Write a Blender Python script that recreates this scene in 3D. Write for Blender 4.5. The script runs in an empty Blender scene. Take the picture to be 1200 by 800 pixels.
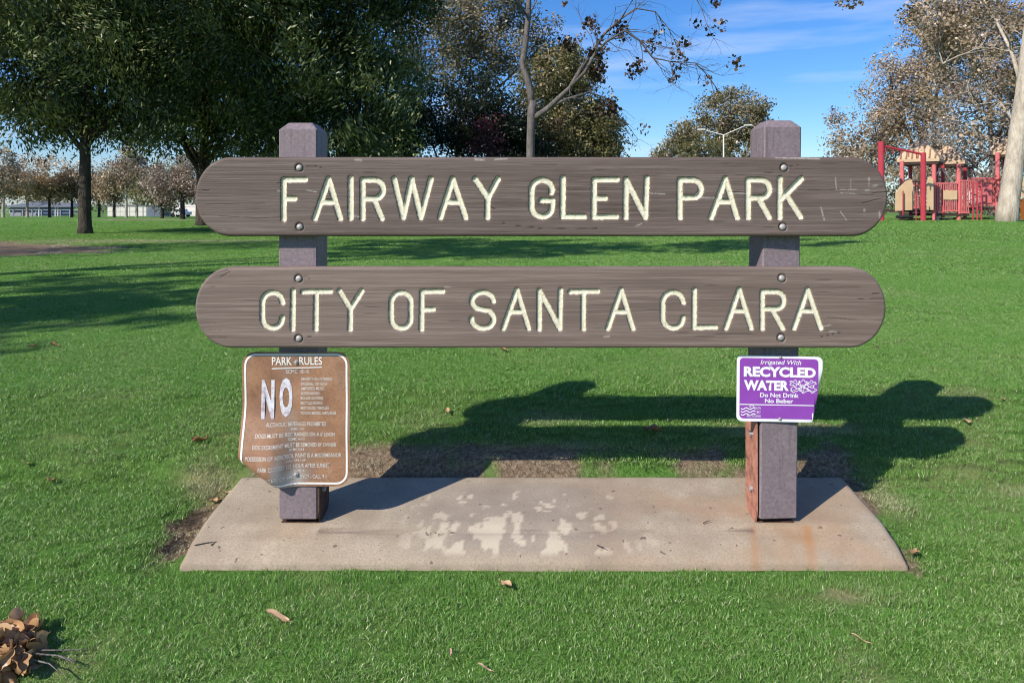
import bpy, bmesh, math, random
import numpy as np
from mathutils import Vector, Matrix, noise as mnoise
random.seed(7); rng = np.random.default_rng(7)
S = bpy.context.scene; C = S.collection
R = math.radians
CAMZ = 1.153; F = 870.0; CX = 620.0; HY = 238.0      # eye height over the footing, focal length and principal point of the photograph

# ---------------------------------------------------------------- camera, sky, sun, exposure
cam = bpy.data.objects.new('camera', bpy.data.cameras.new('camera')); C.objects.link(cam)
cam.location = (0, 0, CAMZ); cam.rotation_euler = (R(90), 0, 0)
cam.data.sensor_width = 36; cam.data.lens = F/1200*36
cam.data.shift_x = -(CX-600)/1200; cam.data.shift_y = -(400-HY)/1200
cam.data.clip_start = .05; cam.data.clip_end = 4000
S.camera = cam
SUN = Vector((-.571, -.542, .616)).normalized()
W = bpy.data.worlds.new('World'); S.world = W; W.use_nodes = True
wn = W.node_tree.nodes; wl = W.node_tree.links; wn.clear()
sky = wn.new('ShaderNodeTexSky'); sky.sky_type = 'NISHITA'; sky.sun_disc = False
sky.sun_elevation = math.asin(SUN.z); sky.sun_rotation = math.atan2(SUN.x, SUN.y) % (2*math.pi)
sky.air_density = 1.0; sky.dust_density = .3; sky.ozone_density = 3.5; sky.altitude = 0
bgn = wn.new('ShaderNodeBackground'); bgn.inputs[1].default_value = .105
wo = wn.new('ShaderNodeOutputWorld')
hs = wn.new('ShaderNodeHueSaturation'); hs.inputs['Saturation'].default_value = 1.27
tc = wn.new('ShaderNodeTexCoord'); mp = wn.new('ShaderNodeMapping'); mp.inputs['Scale'].default_value = (1.1, 1.1, 9)
mp.inputs['Rotation'].default_value = (0, .22, .3)
n1 = wn.new('ShaderNodeTexNoise'); n1.inputs['Scale'].default_value = 2.6; n1.inputs['Detail'].default_value = 8; n1.inputs['Roughness'].default_value = .52
cr = wn.new('ShaderNodeMapRange'); cr.inputs[1].default_value = .50; cr.inputs[2].default_value = .78; cr.inputs[4].default_value = .55
mx = wn.new('ShaderNodeMix'); mx.data_type = 'RGBA'; mx.inputs[7].default_value = (6.5, 7.2, 9.2, 1)
wl.new(tc.outputs['Generated'], mp.inputs[0]); wl.new(mp.outputs[0], n1.inputs[0]); wl.new(n1.outputs[0], cr.inputs[0])
tn = wn.new('ShaderNodeMix'); tn.data_type = 'RGBA'; tn.blend_type = 'MULTIPLY'; tn.inputs[0].default_value = 1; tn.inputs[7].default_value = (.82, .96, 1.22, 1)
wl.new(sky.outputs[0], hs.inputs['Color']); wl.new(hs.outputs[0], tn.inputs[6]); wl.new(tn.outputs[2], mx.inputs[6]); wl.new(cr.outputs[0], mx.inputs[0])
wl.new(mx.outputs[2], bgn.inputs[0]); wl.new(bgn.outputs[0], wo.inputs[0])
sl = bpy.data.lights.new('sun', 'SUN'); sl.energy = 4.9; sl.angle = R(.5); sl.color = (1, .93, .81)
so = bpy.data.objects.new('sun', sl); C.objects.link(so); so.rotation_euler = (-SUN).to_track_quat('-Z', 'Y').to_euler()
S.view_settings.view_transform = 'Standard'; S.view_settings.look = 'None'; S.view_settings.gamma = 1
S.view_settings.exposure = .28
S.cycles.pixel_filter_type = 'BLACKMAN_HARRIS'; S.cycles.filter_width = 1.1

# ---------------------------------------------------------------- helpers
def tag(o, label=None, cat=None, group=None, kind=None):
    if label: o['label'] = label
    if cat: o['category'] = cat
    if group: o['group'] = group
    if kind: o['kind'] = kind
    return o
def link(o, parent=None):
    C.objects.link(o)
    if parent: o.parent = parent
    return o
def empty(name, loc=(0, 0, 0), rz=0):
    o = bpy.data.objects.new(name, None); o.location = loc; o.rotation_euler = (0, 0, rz); o.empty_display_size = .1
    return link(o)
class MB:
    def __init__(s): s.v = []; s.f = []
    def add(s, vs, fs):
        n = len(s.v); s.v += [tuple(v) for v in vs]; s.f += [tuple(i+n for i in f) for f in fs]; return s
    def box(s, x0, x1, y0, y1, z0, z1, b=0):
        if b:   # chamfered box along vertical edges and rims
            lv = []
            for z, k in ((z0, b), (z0+b, 0), (z1-b, 0), (z1, b)):
                a = k
                lv.append([(x0+a+b, y0+a, z), (x1-a-b, y0+a, z), (x1-a, y0+a+b, z), (x1-a, y1-a-b, z), (x1-a-b, y1-a, z), (x0+a+b, y1-a, z), (x0+a, y1-a-b, z), (x0+a, y0+a+b, z)])
            return s.loft(lv)
        v = [(x, y, z) for z in (z0, z1) for x, y in ((x0, y0), (x1, y0), (x1, y1), (x0, y1))]
        return s.add(v, [(3, 2, 1, 0), (4, 5, 6, 7), (0, 1, 5, 4), (1, 2, 6, 5), (2, 3, 7, 6), (3, 0, 4, 7)])
    def loft(s, rings, cap=True):
        n = len(rings[0]); v = [p for r in rings for p in r]; f = []
        for k in range(len(rings)-1):
            for i in range(n):
                j = (i+1) % n; f.append((k*n+i, k*n+j, (k+1)*n+j, (k+1)*n+i))
        if cap: f.append(tuple(range(n-1, -1, -1))); f.append(tuple((len(rings)-1)*n+i for i in range(n)))
        return s.add(v, f)
    def tube(s, pts, rad, n=6, cap=True):
        pts = [Vector(p) for p in pts]
        if not hasattr(rad, '__len__'): rad = [rad]*len(pts)
        rings = []
        for i, p in enumerate(pts):
            d = (pts[min(i+1, len(pts)-1)]-pts[max(i-1, 0)])
            if d.length < 1e-9: d = Vector((0, 0, 1))
            d.normalize(); a = Vector((0, 0, 1)) if abs(d.z) < .85 else Vector((1, 0, 0))
            u = d.cross(a).normalized(); w = d.cross(u)
            rings.append([p+(u*math.cos(t*2*math.pi/n)-w*math.sin(t*2*math.pi/n))*rad[i] for t in range(n)])
        return s.loft(rings, cap)
    def dome(s, c, axis, r, h, n=14, m=4):
        c = Vector(c); axis = Vector(axis).normalized(); a = Vector((0, 0, 1)) if abs(axis.z) < .85 else Vector((1, 0, 0))
        u = axis.cross(a).normalized(); w = axis.cross(u); rings = []
        for k in range(m+1):
            t = k/m*math.pi/2*.97
            rings.append([c+axis*(h*math.sin(t))+(u*math.cos(q*2*math.pi/n)+w*math.sin(q*2*math.pi/n))*(r*math.cos(t)) for q in range(n)])
        return s.loft(rings)
    def build(s, name, mat, parent=None, smooth=False):
        me = bpy.data.meshes.new(name); me.from_pydata(s.v, [], s.f); me.update()
        if smooth: me.shade_smooth()
        if mat: me.materials.append(mat)
        return link(bpy.data.objects.new(name, me), parent)
def fast_mesh(name, co, faces, mat, attrs=None, smooth=False, parent=None, nv=4):
    me = bpy.data.meshes.new(name); faces = np.asarray(faces, dtype=np.int32); nf = len(faces); nv = faces.shape[1]
    me.vertices.add(len(co)); me.vertices.foreach_set('co', np.asarray(co, dtype=np.float32).ravel())
    me.loops.add(nf*nv); me.loops.foreach_set('vertex_index', faces.ravel())
    me.polygons.add(nf); me.polygons.foreach_set('loop_start', np.arange(0, nf*nv, nv, dtype=np.int32))
    me.update(calc_edges=True)
    for k, a in (attrs or {}).items():
        at = me.attributes.new(k, 'FLOAT', 'POINT'); at.data.foreach_set('value', np.asarray(a, dtype=np.float32))
    if smooth: me.shade_smooth()
    if mat: me.materials.append(mat)
    return link(bpy.data.objects.new(name, me), parent)
def sm(a, b, x): t = np.clip((x-a)/(b-a), 0, 1); return t*t*(3-2*t)
_tab = rng.random((256, 256))
def vn(x, y):                                         # value noise
    x = np.asarray(x, float); y = np.asarray(y, float)
    xi = np.floor(x).astype(int); yi = np.floor(y).astype(int); fx = x-xi; fy = y-yi
    fx = fx*fx*(3-2*fx); fy = fy*fy*(3-2*fy)
    g = lambda a, b: _tab[a % 256, b % 256]
    return (g(xi, yi)*(1-fx)+g(xi+1, yi)*fx)*(1-fy)+(g(xi, yi+1)*(1-fx)+g(xi+1, yi+1)*fx)*fy
def fbm(x, y, o=4):
    s = 0; a = .5; t = 0
    for k in range(o): s = s+a*vn(x*2**k+17*k, y*2**k+31*k); t += a; a *= .55
    return s/t
def PT(px, py, D): return Vector(((px-CX)/F*D, D, CAMZ+(HY-py)/F*D))

# ---------------------------------------------------------------- terrain
KY = [-60, -5, 0, 1, 2, 2.45, 2.6, 3.0, 3.05, 3.13, 3.3, 3.7, 4.5, 8, 20, 35, 60, 100, 160, 900]
KZ = [-2, -.75, -.42, -.275, -.15, -.09, -.05, .0, .02, .085, .14, .225, .255, .27, .27, .28, -.1, -.68, -1.1, -4]
SX0, SX1, SY0, SYC, SY1 = -1.175, 1.275, 2.496, 2.625, 3.03
def slab_z(y): return np.interp(y, [SY0, SYC, SY1], [-.058, .0, .04])
def terr(x, y):
    x = np.asarray(x, float); y = np.asarray(y, float)
    z = np.interp(y, KY, KZ)
    z = z+.2*sm(2, 9, x)*sm(8, 22, y)*(1-sm(60, 90, y))
    z = z+.012*(fbm(x*1.3, y*1.3, 3)-.5)+.10*(fbm(x*.12, y*.12, 2)-.5)*sm(5, 14, y)
    d = np.maximum(np.maximum(SX0-x, x-SX1), np.maximum(SY0-y, y-SY1))      # distance outside the footing
    z = z-.035*(1-sm(-.02, .0, d))
    pit = np.exp(-(((x+1.265)/.085)**2+((y-2.78)/.24)**2))
    return z-.085*pit
def ghit(px, py):
    dx = (px-CX)/F; dz = (HY-py)/F; lo, hi = .5, 400.
    for _ in range(60):
        m = math.sqrt(lo*hi)
        if CAMZ+dz*m > float(terr(dx*m, m)): lo = m
        else: hi = m
    return Vector((dx*lo, lo, float(terr(dx*lo, lo))))
def soil(x, y):
    n = fbm(x*9, y*9, 4); n2 = fbm(x*3.1+5, y*3.1, 3)
    s = sm(.0, .02, y-3.025)*(1-sm(.10, .17, y-3.06+.10*(n-.5)))*sm(-1.2, -1.1, x)*(1-sm(1.3, 1.4, x))
    s = s*sm(.40, .54, n2+.28*(x < -.2)+.25*sm(1.2, 1.3, x)-.1*(x > .35)+.04*(x > .85))
    p = np.exp(-(((x+1.265)/.10)**2+((y-2.78)/.27)**2)); s = np.maximum(s, sm(.35, .6, p+.5*(n-.5)))
    p = np.exp(-(((x-1.315)/.055)**2+((y-2.93)/.16)**2)); s = np.maximum(s, sm(.35, .6, p+.5*(n-.5)))
    p = np.exp(-(((x-1.295)/.035)**2+((y-2.53)/.07)**2)); s = np.maximum(s, sm(.4, .6, p+.4*(n-.5)))
    p = 1-np.sqrt(((x+12.5)/5.2)**2+((y-14.6+.25*(x+12))/2.6)**2); s = np.maximum(s, sm(-.05, .12, p+.35*(fbm(x*1.2, y*1.2, 3)-.5)))
    p = 1-np.sqrt(((x+21)/7)**2+((y-46)/7)**2); s = np.maximum(s, sm(-.05, .2, p+.5*(fbm(x*.7, y*.7, 3)-.5)))
    return s
def dryness(x, y):
    n = fbm(x*1.1+3, y*1.1+9, 4); d = sm(.52, .75, n)*.42
    for cx, cy, rx, ry, a in ((1.17, 3.33, .35, .07, 1.), (.10, 3.42, .3, .08, .6), (1.05, 2.38, .2, .05, .8), (2.05, 2.98, .3, .06, .9), (1.42, 2.93, .1, .15, .8), (-1.32, 3.05, .12, .1, .8), (2.9, 7.2, 1, .25, .6), (-1.35, 2.1, .3, .1, .5), (.0, 3.2, 1.2, .05, .7), (-9, 17.5, 5, 1.2, .8)):
        d = np.maximum(d, a*np.exp(-(((x-cx)/rx)**2+((y-cy)/ry)**2))*(.5+fbm(x*8, y*8, 3)))
    return np.clip(d, 0, 1)

# ---------------------------------------------------------------- materials
def mat(name, rough=.8, spec=.3, metal=0):
    m = bpy.data.materials.new(name); m.use_nodes = True; nt = m.node_tree; b = nt.nodes['Principled BSDF']
    b.inputs['Roughness'].default_value = rough; b.inputs['Specular IOR Level'].default_value = spec; b.inputs['Metallic'].default_value = metal
    return m, nt, b
def nd(nt, t, **kw):
    n = nt.nodes.new(t)
    for k, v in kw.items():
        if isinstance(k, str) and k in n.inputs: n.inputs[k].default_value = v
        else: setattr(n, k, v)
    return n
def coords(nt, scale=(1, 1, 1), rot=(0, 0, 0), kind='Object'):
    t = nd(nt, 'ShaderNodeTexCoord'); m = nd(nt, 'ShaderNodeMapping'); m.inputs['Scale'].default_value = scale; m.inputs['Rotation'].default_value = rot
    nt.links.new(t.outputs[kind], m.inputs[0]); return m.outputs[0]
def noise(nt, vec, scale, detail=4, rough=.55):
    n = nd(nt, 'ShaderNodeTexNoise'); n.inputs['Scale'].default_value = scale; n.inputs['Detail'].default_value = detail; n.inputs['Roughness'].default_value = rough
    if vec is not None: nt.links.new(vec, n.inputs['Vector'])
    return n.outputs[0]
def ramp(nt, fac, stops):
    r = nd(nt, 'ShaderNodeValToRGB'); e = r.color_ramp.elements
    while len(e) < len(stops): e.new(.5)
    for i, (p, c) in enumerate(stops): e[i].position = p; e[i].color = (*c, 1) if len(c) == 3 else c
    nt.links.new(fac, r.inputs[0]); return r.outputs[0]
def mixc(nt, fac, a, b, mode='MIX'):
    m = nd(nt, 'ShaderNodeMix', data_type='RGBA', blend_type=mode)
    for s, v in ((0, fac), (6, a), (7, b)):
        if isinstance(v, (int, float)): m.inputs[s].default_value = v
        elif isinstance(v, tuple): m.inputs[s].default_value = (*v, 1)
        else: nt.links.new(v, m.inputs[s])
    return m.outputs[2]
def mrange(nt, v, a, b, c=0., d=1.):
    m = nd(nt, 'ShaderNodeMapRange'); nt.links.new(v, m.inputs[0])
    for i, q in enumerate((a, b, c, d)): m.inputs[i+1].default_value = q
    return m.outputs[0]
def attr(nt, name, out='Fac', kind='GEOMETRY'):
    a = nd(nt, 'ShaderNodeAttribute', attribute_name=name, attribute_type=kind); return a.outputs[out]
def bump(nt, b, h, strength=.3, dist=.01):
    n = nd(nt, 'ShaderNodeBump'); n.inputs['Strength'].default_value = strength; n.inputs['Distance'].default_value = dist
    nt.links.new(h, n.inputs['Height']); nt.links.new(n.outputs[0], b.inputs['Normal'])
def setc(nt, b, c): nt.links.new(c, b.inputs['Base Color'])
def simple(name, c, rough=.6, spec=.3, metal=0, var=.18, scale=12, bs=.0):
    m, nt, b = mat(name, rough, spec, metal); v = coords(nt); n = noise(nt, v, scale, 5)
    setc(nt, b, ramp(nt, n, [(.25, tuple(q*(1-var) for q in c)), (.75, tuple(min(1, q*(1+var)) for q in c))]))
    if bs: bump(nt, b, n, bs, .01)
    return m

def wood_mat(name, dark, light, fleck, grain):
    m, nt, b = mat(name, .62, .35); g = coords(nt, (1.3, 6, 60)); g2 = coords(nt, (3, 12, 220)); g3 = coords(nt, (.7, 1, 3))
    w = nd(nt, 'ShaderNodeTexNoise'); w.inputs['Scale'].default_value = 1.5; w.inputs['Detail'].default_value = 7; w.inputs['Roughness'].default_value = .65; w.inputs['Distortion'].default_value = .5
    nt.links.new(g, w.inputs['Vector'])
    f = noise(nt, g2, 1.6, 5, .7); big = noise(nt, g3, 1.4, 4)
    c = ramp(nt, w.outputs[0], [(.30, tuple(q*.85 for q in dark)), (.50, dark), (.62, light)])
    c = mixc(nt, mrange(nt, big, .35, .7, 0, .5), c, tuple(q*1.16 for q in light))
    c = mixc(nt, mrange(nt, f, .55, .66, 0, grain), c, tuple(q*.36 for q in dark))
    gs = coords(nt, (9, 10, 90)); sp = noise(nt, gs, 2.2, 3, .8)
    c = mixc(nt, mrange(nt, sp, .74, .78, 0, fleck), c, (.34, .31, .28))
    c = mixc(nt, attr(nt, 'crack'), c, (.02, .015, .012)); c = mixc(nt, attr(nt, 'pale'), c, (.45, .42, .38))
    setc(nt, b, c)
    ad = nd(nt, 'ShaderNodeMath', operation='ADD'); nt.links.new(w.outputs[0], ad.inputs[0]); nt.links.new(f, ad.inputs[1])
    bump(nt, b, ad.outputs[0], .45, .004); return m
M = {}
M['board_top'] = wood_mat('weathered_board_paint', (.100, .070, .059), (.165, .124, .108), .35, .6)
M['board_low'] = wood_mat('brown_board_paint', (.158, .114, .096), (.222, .168, .143), .12, .18)
def post_mat():
    m, nt, b = mat('post_paint', .6, .35); v = coords(nt); n = noise(nt, v, 90, 6, .7); n2 = noise(nt, v, 7, 5); g = noise(nt, coords(nt, (40, 40, 3)), 1.5, 5)
    c = ramp(nt, n, [(.3, (.15, .112, .125)), (.7, (.27, .22, .238))])
    c = mixc(nt, mrange(nt, n2, .4, .7, 0, .45), c, (.145, .115, .125)); c = mixc(nt, mrange(nt, g, .55, .72, 0, .5), c, (.08, .055, .055))
    setc(nt, b, c); bump(nt, b, n, .35, .003); return m
M['post'] = post_mat()
def letter_mat():
    m, nt, b = mat('cream_letter_paint', .55, .35); v = coords(nt); n = noise(nt, v, 60, 5, .7); n2 = noise(nt, v, 85, 6, .8)
    c = ramp(nt, n, [(.3, (.60, .55, .39)), (.62, (.77, .72, .58))]); c = mixc(nt, mrange(nt, n2, .59, .64, 0, .8), c, (.24, .20, .12))
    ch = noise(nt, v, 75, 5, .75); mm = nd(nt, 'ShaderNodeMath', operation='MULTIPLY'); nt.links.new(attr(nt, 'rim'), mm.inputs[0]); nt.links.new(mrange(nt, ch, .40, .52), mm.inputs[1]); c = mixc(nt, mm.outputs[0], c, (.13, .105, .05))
    setc(nt, b, c); bump(nt, b, n2, .5, .003); return m
M['letter'] = letter_mat()
M['bolt'] = simple('galvanised_bolt', (.40, .37, .36), .55, .4, .25, .3, 150, .2)
def rust():
    m, nt, b = mat('rusty_primer_steel', .7, .3); v = coords(nt); n = noise(nt, v, 30, 6, .65)
    setc(nt, b, ramp(nt, n, [(.3, (.16, .075, .05)), (.5, (.40, .17, .12)), (.72, (.52, .26, .19))])); bump(nt, b, n, .3, .003); return m
M['rust'] = rust(); M['brownrust'] = simple('dark_rust', (.09, .05, .035), .8, .2, 0, .5, 50, .3)
def concrete():
    m, nt, b = mat('footing_concrete', .85, .25); v = coords(nt); n = noise(nt, v, 6, 6, .6); f = noise(nt, v, 140, 5, .7); sp = noise(nt, v, 38, 2, .5)
    c = ramp(nt, n, [(.3, (.30, .238, .172)), (.7, (.44, .362, .27))])
    c = mixc(nt, mrange(nt, f, .45, .62, 0, .55), c, (.25, .195, .14))
    c = mixc(nt, attr(nt, 'grey'), c, (.225, .195, .17)); c = mixc(nt, attr(nt, 'pale'), c, (.56, .475, .36))
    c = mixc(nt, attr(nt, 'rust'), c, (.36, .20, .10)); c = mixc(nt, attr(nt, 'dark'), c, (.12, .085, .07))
    c = mixc(nt, mrange(nt, sp, .70, .73, 0, .8), c, (.11, .08, .065))
    setc(nt, b, c); ad = nd(nt, 'ShaderNodeMath', operation='ADD'); nt.links.new(f, ad.inputs[0]); nt.links.new(n, ad.inputs[1]); bump(nt, b, ad.outputs[0], .5, .004); return m
M['concrete'] = concrete()
def lawn_mat():
    m, nt, b = mat('lawn_ground', .95, .1); v = coords(nt, kind='Object'); n = noise(nt, v, 1.2, 6, .6); f = noise(nt, v, 60, 4, .8); k = noise(nt, v, 9, 4, .7)
    g = ramp(nt, f, [(.3, (.045, .10, .018)), (.5, (.105, .225, .042)), (.72, (.20, .34, .09))])
    g = mixc(nt, mrange(nt, n, .4, .7, 0, .4), g, (.09, .21, .036)); g = mixc(nt, mrange(nt, k, .6, .8, 0, .4), g, (.20, .24, .08))
    g = mixc(nt, attr(nt, 'dry'), g, (.34, .30, .16))
    s = ramp(nt, f, [(.3, (.10, .07, .045)), (.5, (.25, .18, .12)), (.7, (.48, .39, .28))])
    setc(nt, b, mixc(nt, attr(nt, 'soil'), g, s)); bump(nt, b, f, .9, .03); return m
M['lawn'] = lawn_mat()
def blade_mat():
    m = bpy.data.materials.new('grass_blades'); m.use_nodes = True; nt = m.node_tree; nt.nodes.clear()
    tone = attr(nt, 'tone'); dead = attr(nt, 'dead'); hgt = attr(nt, 'hgt')
    gm = nd(nt, 'ShaderNodeNewGeometry'); n = noise(nt, gm.outputs['Position'], 1.6, 5, .6)
    c = ramp(nt, tone, [(0, (.090, .215, .032)), (.5, (.180, .375, .062)), (.85, (.34, .52, .15)), (1, (.60, .67, .40))])
    c = mixc(nt, mrange(nt, n, .35, .7, 0, .55), c, (.125, .34, .045))
    c = mixc(nt, mrange(nt, hgt, 0, .5, .6, 0.), c, (.22, .25, .09))
    dd = nd(nt, 'ShaderNodeMath', operation='ADD'); nt.links.new(attr(nt, 'dry', kind='INSTANCER'), dd.inputs[0]); nt.links.new(dead, dd.inputs[1])
    c = mixc(nt, mrange(nt, dd.outputs[0], .35, 1.1, 0, .95), c, ramp(nt, tone, [(0, (.34, .27, .15)), (1, (.74, .68, .50))]))
    d = nd(nt, 'ShaderNodeBsdfDiffuse'); t = nd(nt, 'ShaderNodeBsdfTranslucent'); g = nd(nt, 'ShaderNodeBsdfGlossy'); g.inputs['Roughness'].default_value = .38; g.inputs['Color'].default_value = (.8, .9, .7, 1)
    m1 = nd(nt, 'ShaderNodeMixShader'); m1.inputs[0].default_value = .30; m2 = nd(nt, 'ShaderNodeMixShader'); m2.inputs[0].default_value = .05; o = nd(nt, 'ShaderNodeOutputMaterial')
    L = nt.links.new; L(c, d.inputs[0]); L(c, t.inputs[0]); L(d.outputs[0], m1.inputs[1]); L(t.outputs[0], m1.inputs[2]); L(m1.outputs[0], m2.inputs[1]); L(g.outputs[0], m2.inputs[2]); L(m2.outputs[0], o.inputs[0])
    return m
M['blade'] = blade_mat()
def leaf_mat(name, stops, trans=.25, gloss=.04):
    m = bpy.data.materials.new(name); m.use_nodes = True; nt = m.node_tree; nt.nodes.clear()
    c = ramp(nt, attr(nt, 'tone'), stops)
    d = nd(nt, 'ShaderNodeBsdfDiffuse'); t = nd(nt, 'ShaderNodeBsdfTranslucent'); g = nd(nt, 'ShaderNodeBsdfGlossy'); g.inputs['Roughness'].default_value = .4
    m1 = nd(nt, 'ShaderNodeMixShader'); m1.inputs[0].default_value = trans; m2 = nd(nt, 'ShaderNodeMixShader'); m2.inputs[0].default_value = gloss; o = nd(nt, 'ShaderNodeOutputMaterial')
    L = nt.links.new; L(c, d.inputs[0]); L(c, t.inputs[0]); L(d.outputs[0], m1.inputs[1]); L(t.outputs[0], m1.inputs[2]); L(m1.outputs[0], m2.inputs[1]); L(g.outputs[0], m2.inputs[2]); L(m2.outputs[0], o.inputs[0])
    return m
LM = {
 'dark': leaf_mat('dark_evergreen_leaves', [(0, (.025, .042, .012)), (.4, (.050, .080, .022)), (.7, (.125, .165, .048)), (.92, (.30, .32, .12)), (1, (.42, .41, .22))]),
 'olive': leaf_mat('olive_leaves', [(0, (.05, .05, .02)), (.5, (.15, .145, .055)), (.8, (.27, .22, .10)), (1, (.38, .27, .16))]),
 'grey': leaf_mat('grey_green_leaves', [(0, (.05, .055, .03)), (.5, (.14, .14, .075)), (.8, (.28, .23, .13)), (1, (.42, .34, .24))]),
 'shrub': leaf_mat('dark_shrub_leaves', [(0, (.006, .012, .006)), (.6, (.018, .030, .014)), (1, (.06, .07, .04))]),
 'tanolive': leaf_mat('tan_olive_leaves', [(0, (.08, .075, .035)), (.5, (.22, .19, .10)), (1, (.48, .38, .27))]),
 'red': leaf_mat('wine_red_leaves', [(0, (.02, .008, .010)), (.7, (.055, .015, .022)), (1, (.15, .03, .05))]),
 'brown': leaf_mat('brown_autumn_leaves', [(0, (.12, .09, .055)), (.4, (.29, .225, .145)), (.75, (.46, .34, .23)), (1, (.64, .50, .38))], .2),
 'pink': leaf_mat('pinkish_autumn_leaves', [(0, (.13, .10, .075)), (.5, (.33, .26, .20)), (1, (.58, .47, .38))], .2),
 'orange': leaf_mat('orange_autumn_leaves', [(0, (.2, .13, .06)), (.5, (.48, .33, .17)), (1, (.66, .5, .34))], .25),
 'syc': leaf_mat('dead_sycamore_leaves', [(0, (.02, .014, .01)), (.6, (.07, .045, .03)), (1, (.20, .13, .08))], .15),
 'dry': leaf_mat('dry_tan_leaves', [(0, (.24, .12, .05)), (.5, (.50, .30, .15)), (1, (.66, .46, .29))], .18)}
def bark(name, a, b_, sc=8, rough=.9):
    m, nt, b = mat(name, rough, .2); n = noise(nt, coords(nt, (1, 1, .35)), sc, 7, .7); f = noise(nt, coords(nt, (5, 5, 1)), sc, 4)
    c = ramp(nt, n, [(.35, a), (.65, b_)]); c = mixc(nt, mrange(nt, f, .58, .7, 0, .5), c, tuple(q*.5 for q in a)); setc(nt, b, c); bump(nt, b, f, .8, .03); return m
BM = {'dark': bark('dark_bark', (.035, .028, .022), (.085, .07, .055)), 'grey': bark('grey_bark', (.09, .08, .075), (.19, .17, .165)),
      'pale': bark('pale_sycamore_bark', (.30, .25, .20), (.58, .51, .42), 5)}

# ---------------------------------------------------------------- ground sheet
def axis(lo_far, a, b, step, hi_far, g=1.07):
    m = list(np.arange(a, b+step/2, step)); s = step; x = b
    while x < hi_far: s *= g; x += s; m.append(x)
    s = step; x = a; L_ = []
    while x > lo_far: s *= g; x -= s; L_.append(x)
    return np.array(L_[::-1]+m)
gx = axis(-900, -2.6, 2.8, .025, 900, 1.06); gy = axis(-60, 1.7, 4.2, .025, 1500, 1.045)
X, Y = np.meshgrid(gx, gy); Z = terr(X, Y); so_ = soil(X, Y)
Z = Z+so_*.012*(fbm(X*22, Y*22, 3)-.5)*(Y < 6)
nx = len(gx); ny = len(gy); idx = np.arange(nx*ny).reshape(ny, nx)
fc = np.stack([idx[:-1, :-1], idx[:-1, 1:], idx[1:, 1:], idx[1:, :-1]], -1).reshape(-1, 4)
ground = fast_mesh('ground', np.stack([X, Y, Z], -1).reshape(-1, 3), fc, M['lawn'], {'soil': so_.ravel(), 'dry': (dryness(X, Y)*(1-.0*X)).ravel()}, True)
tag(ground, kind='structure', label='lawn ground rising gently behind the sign')

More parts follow.
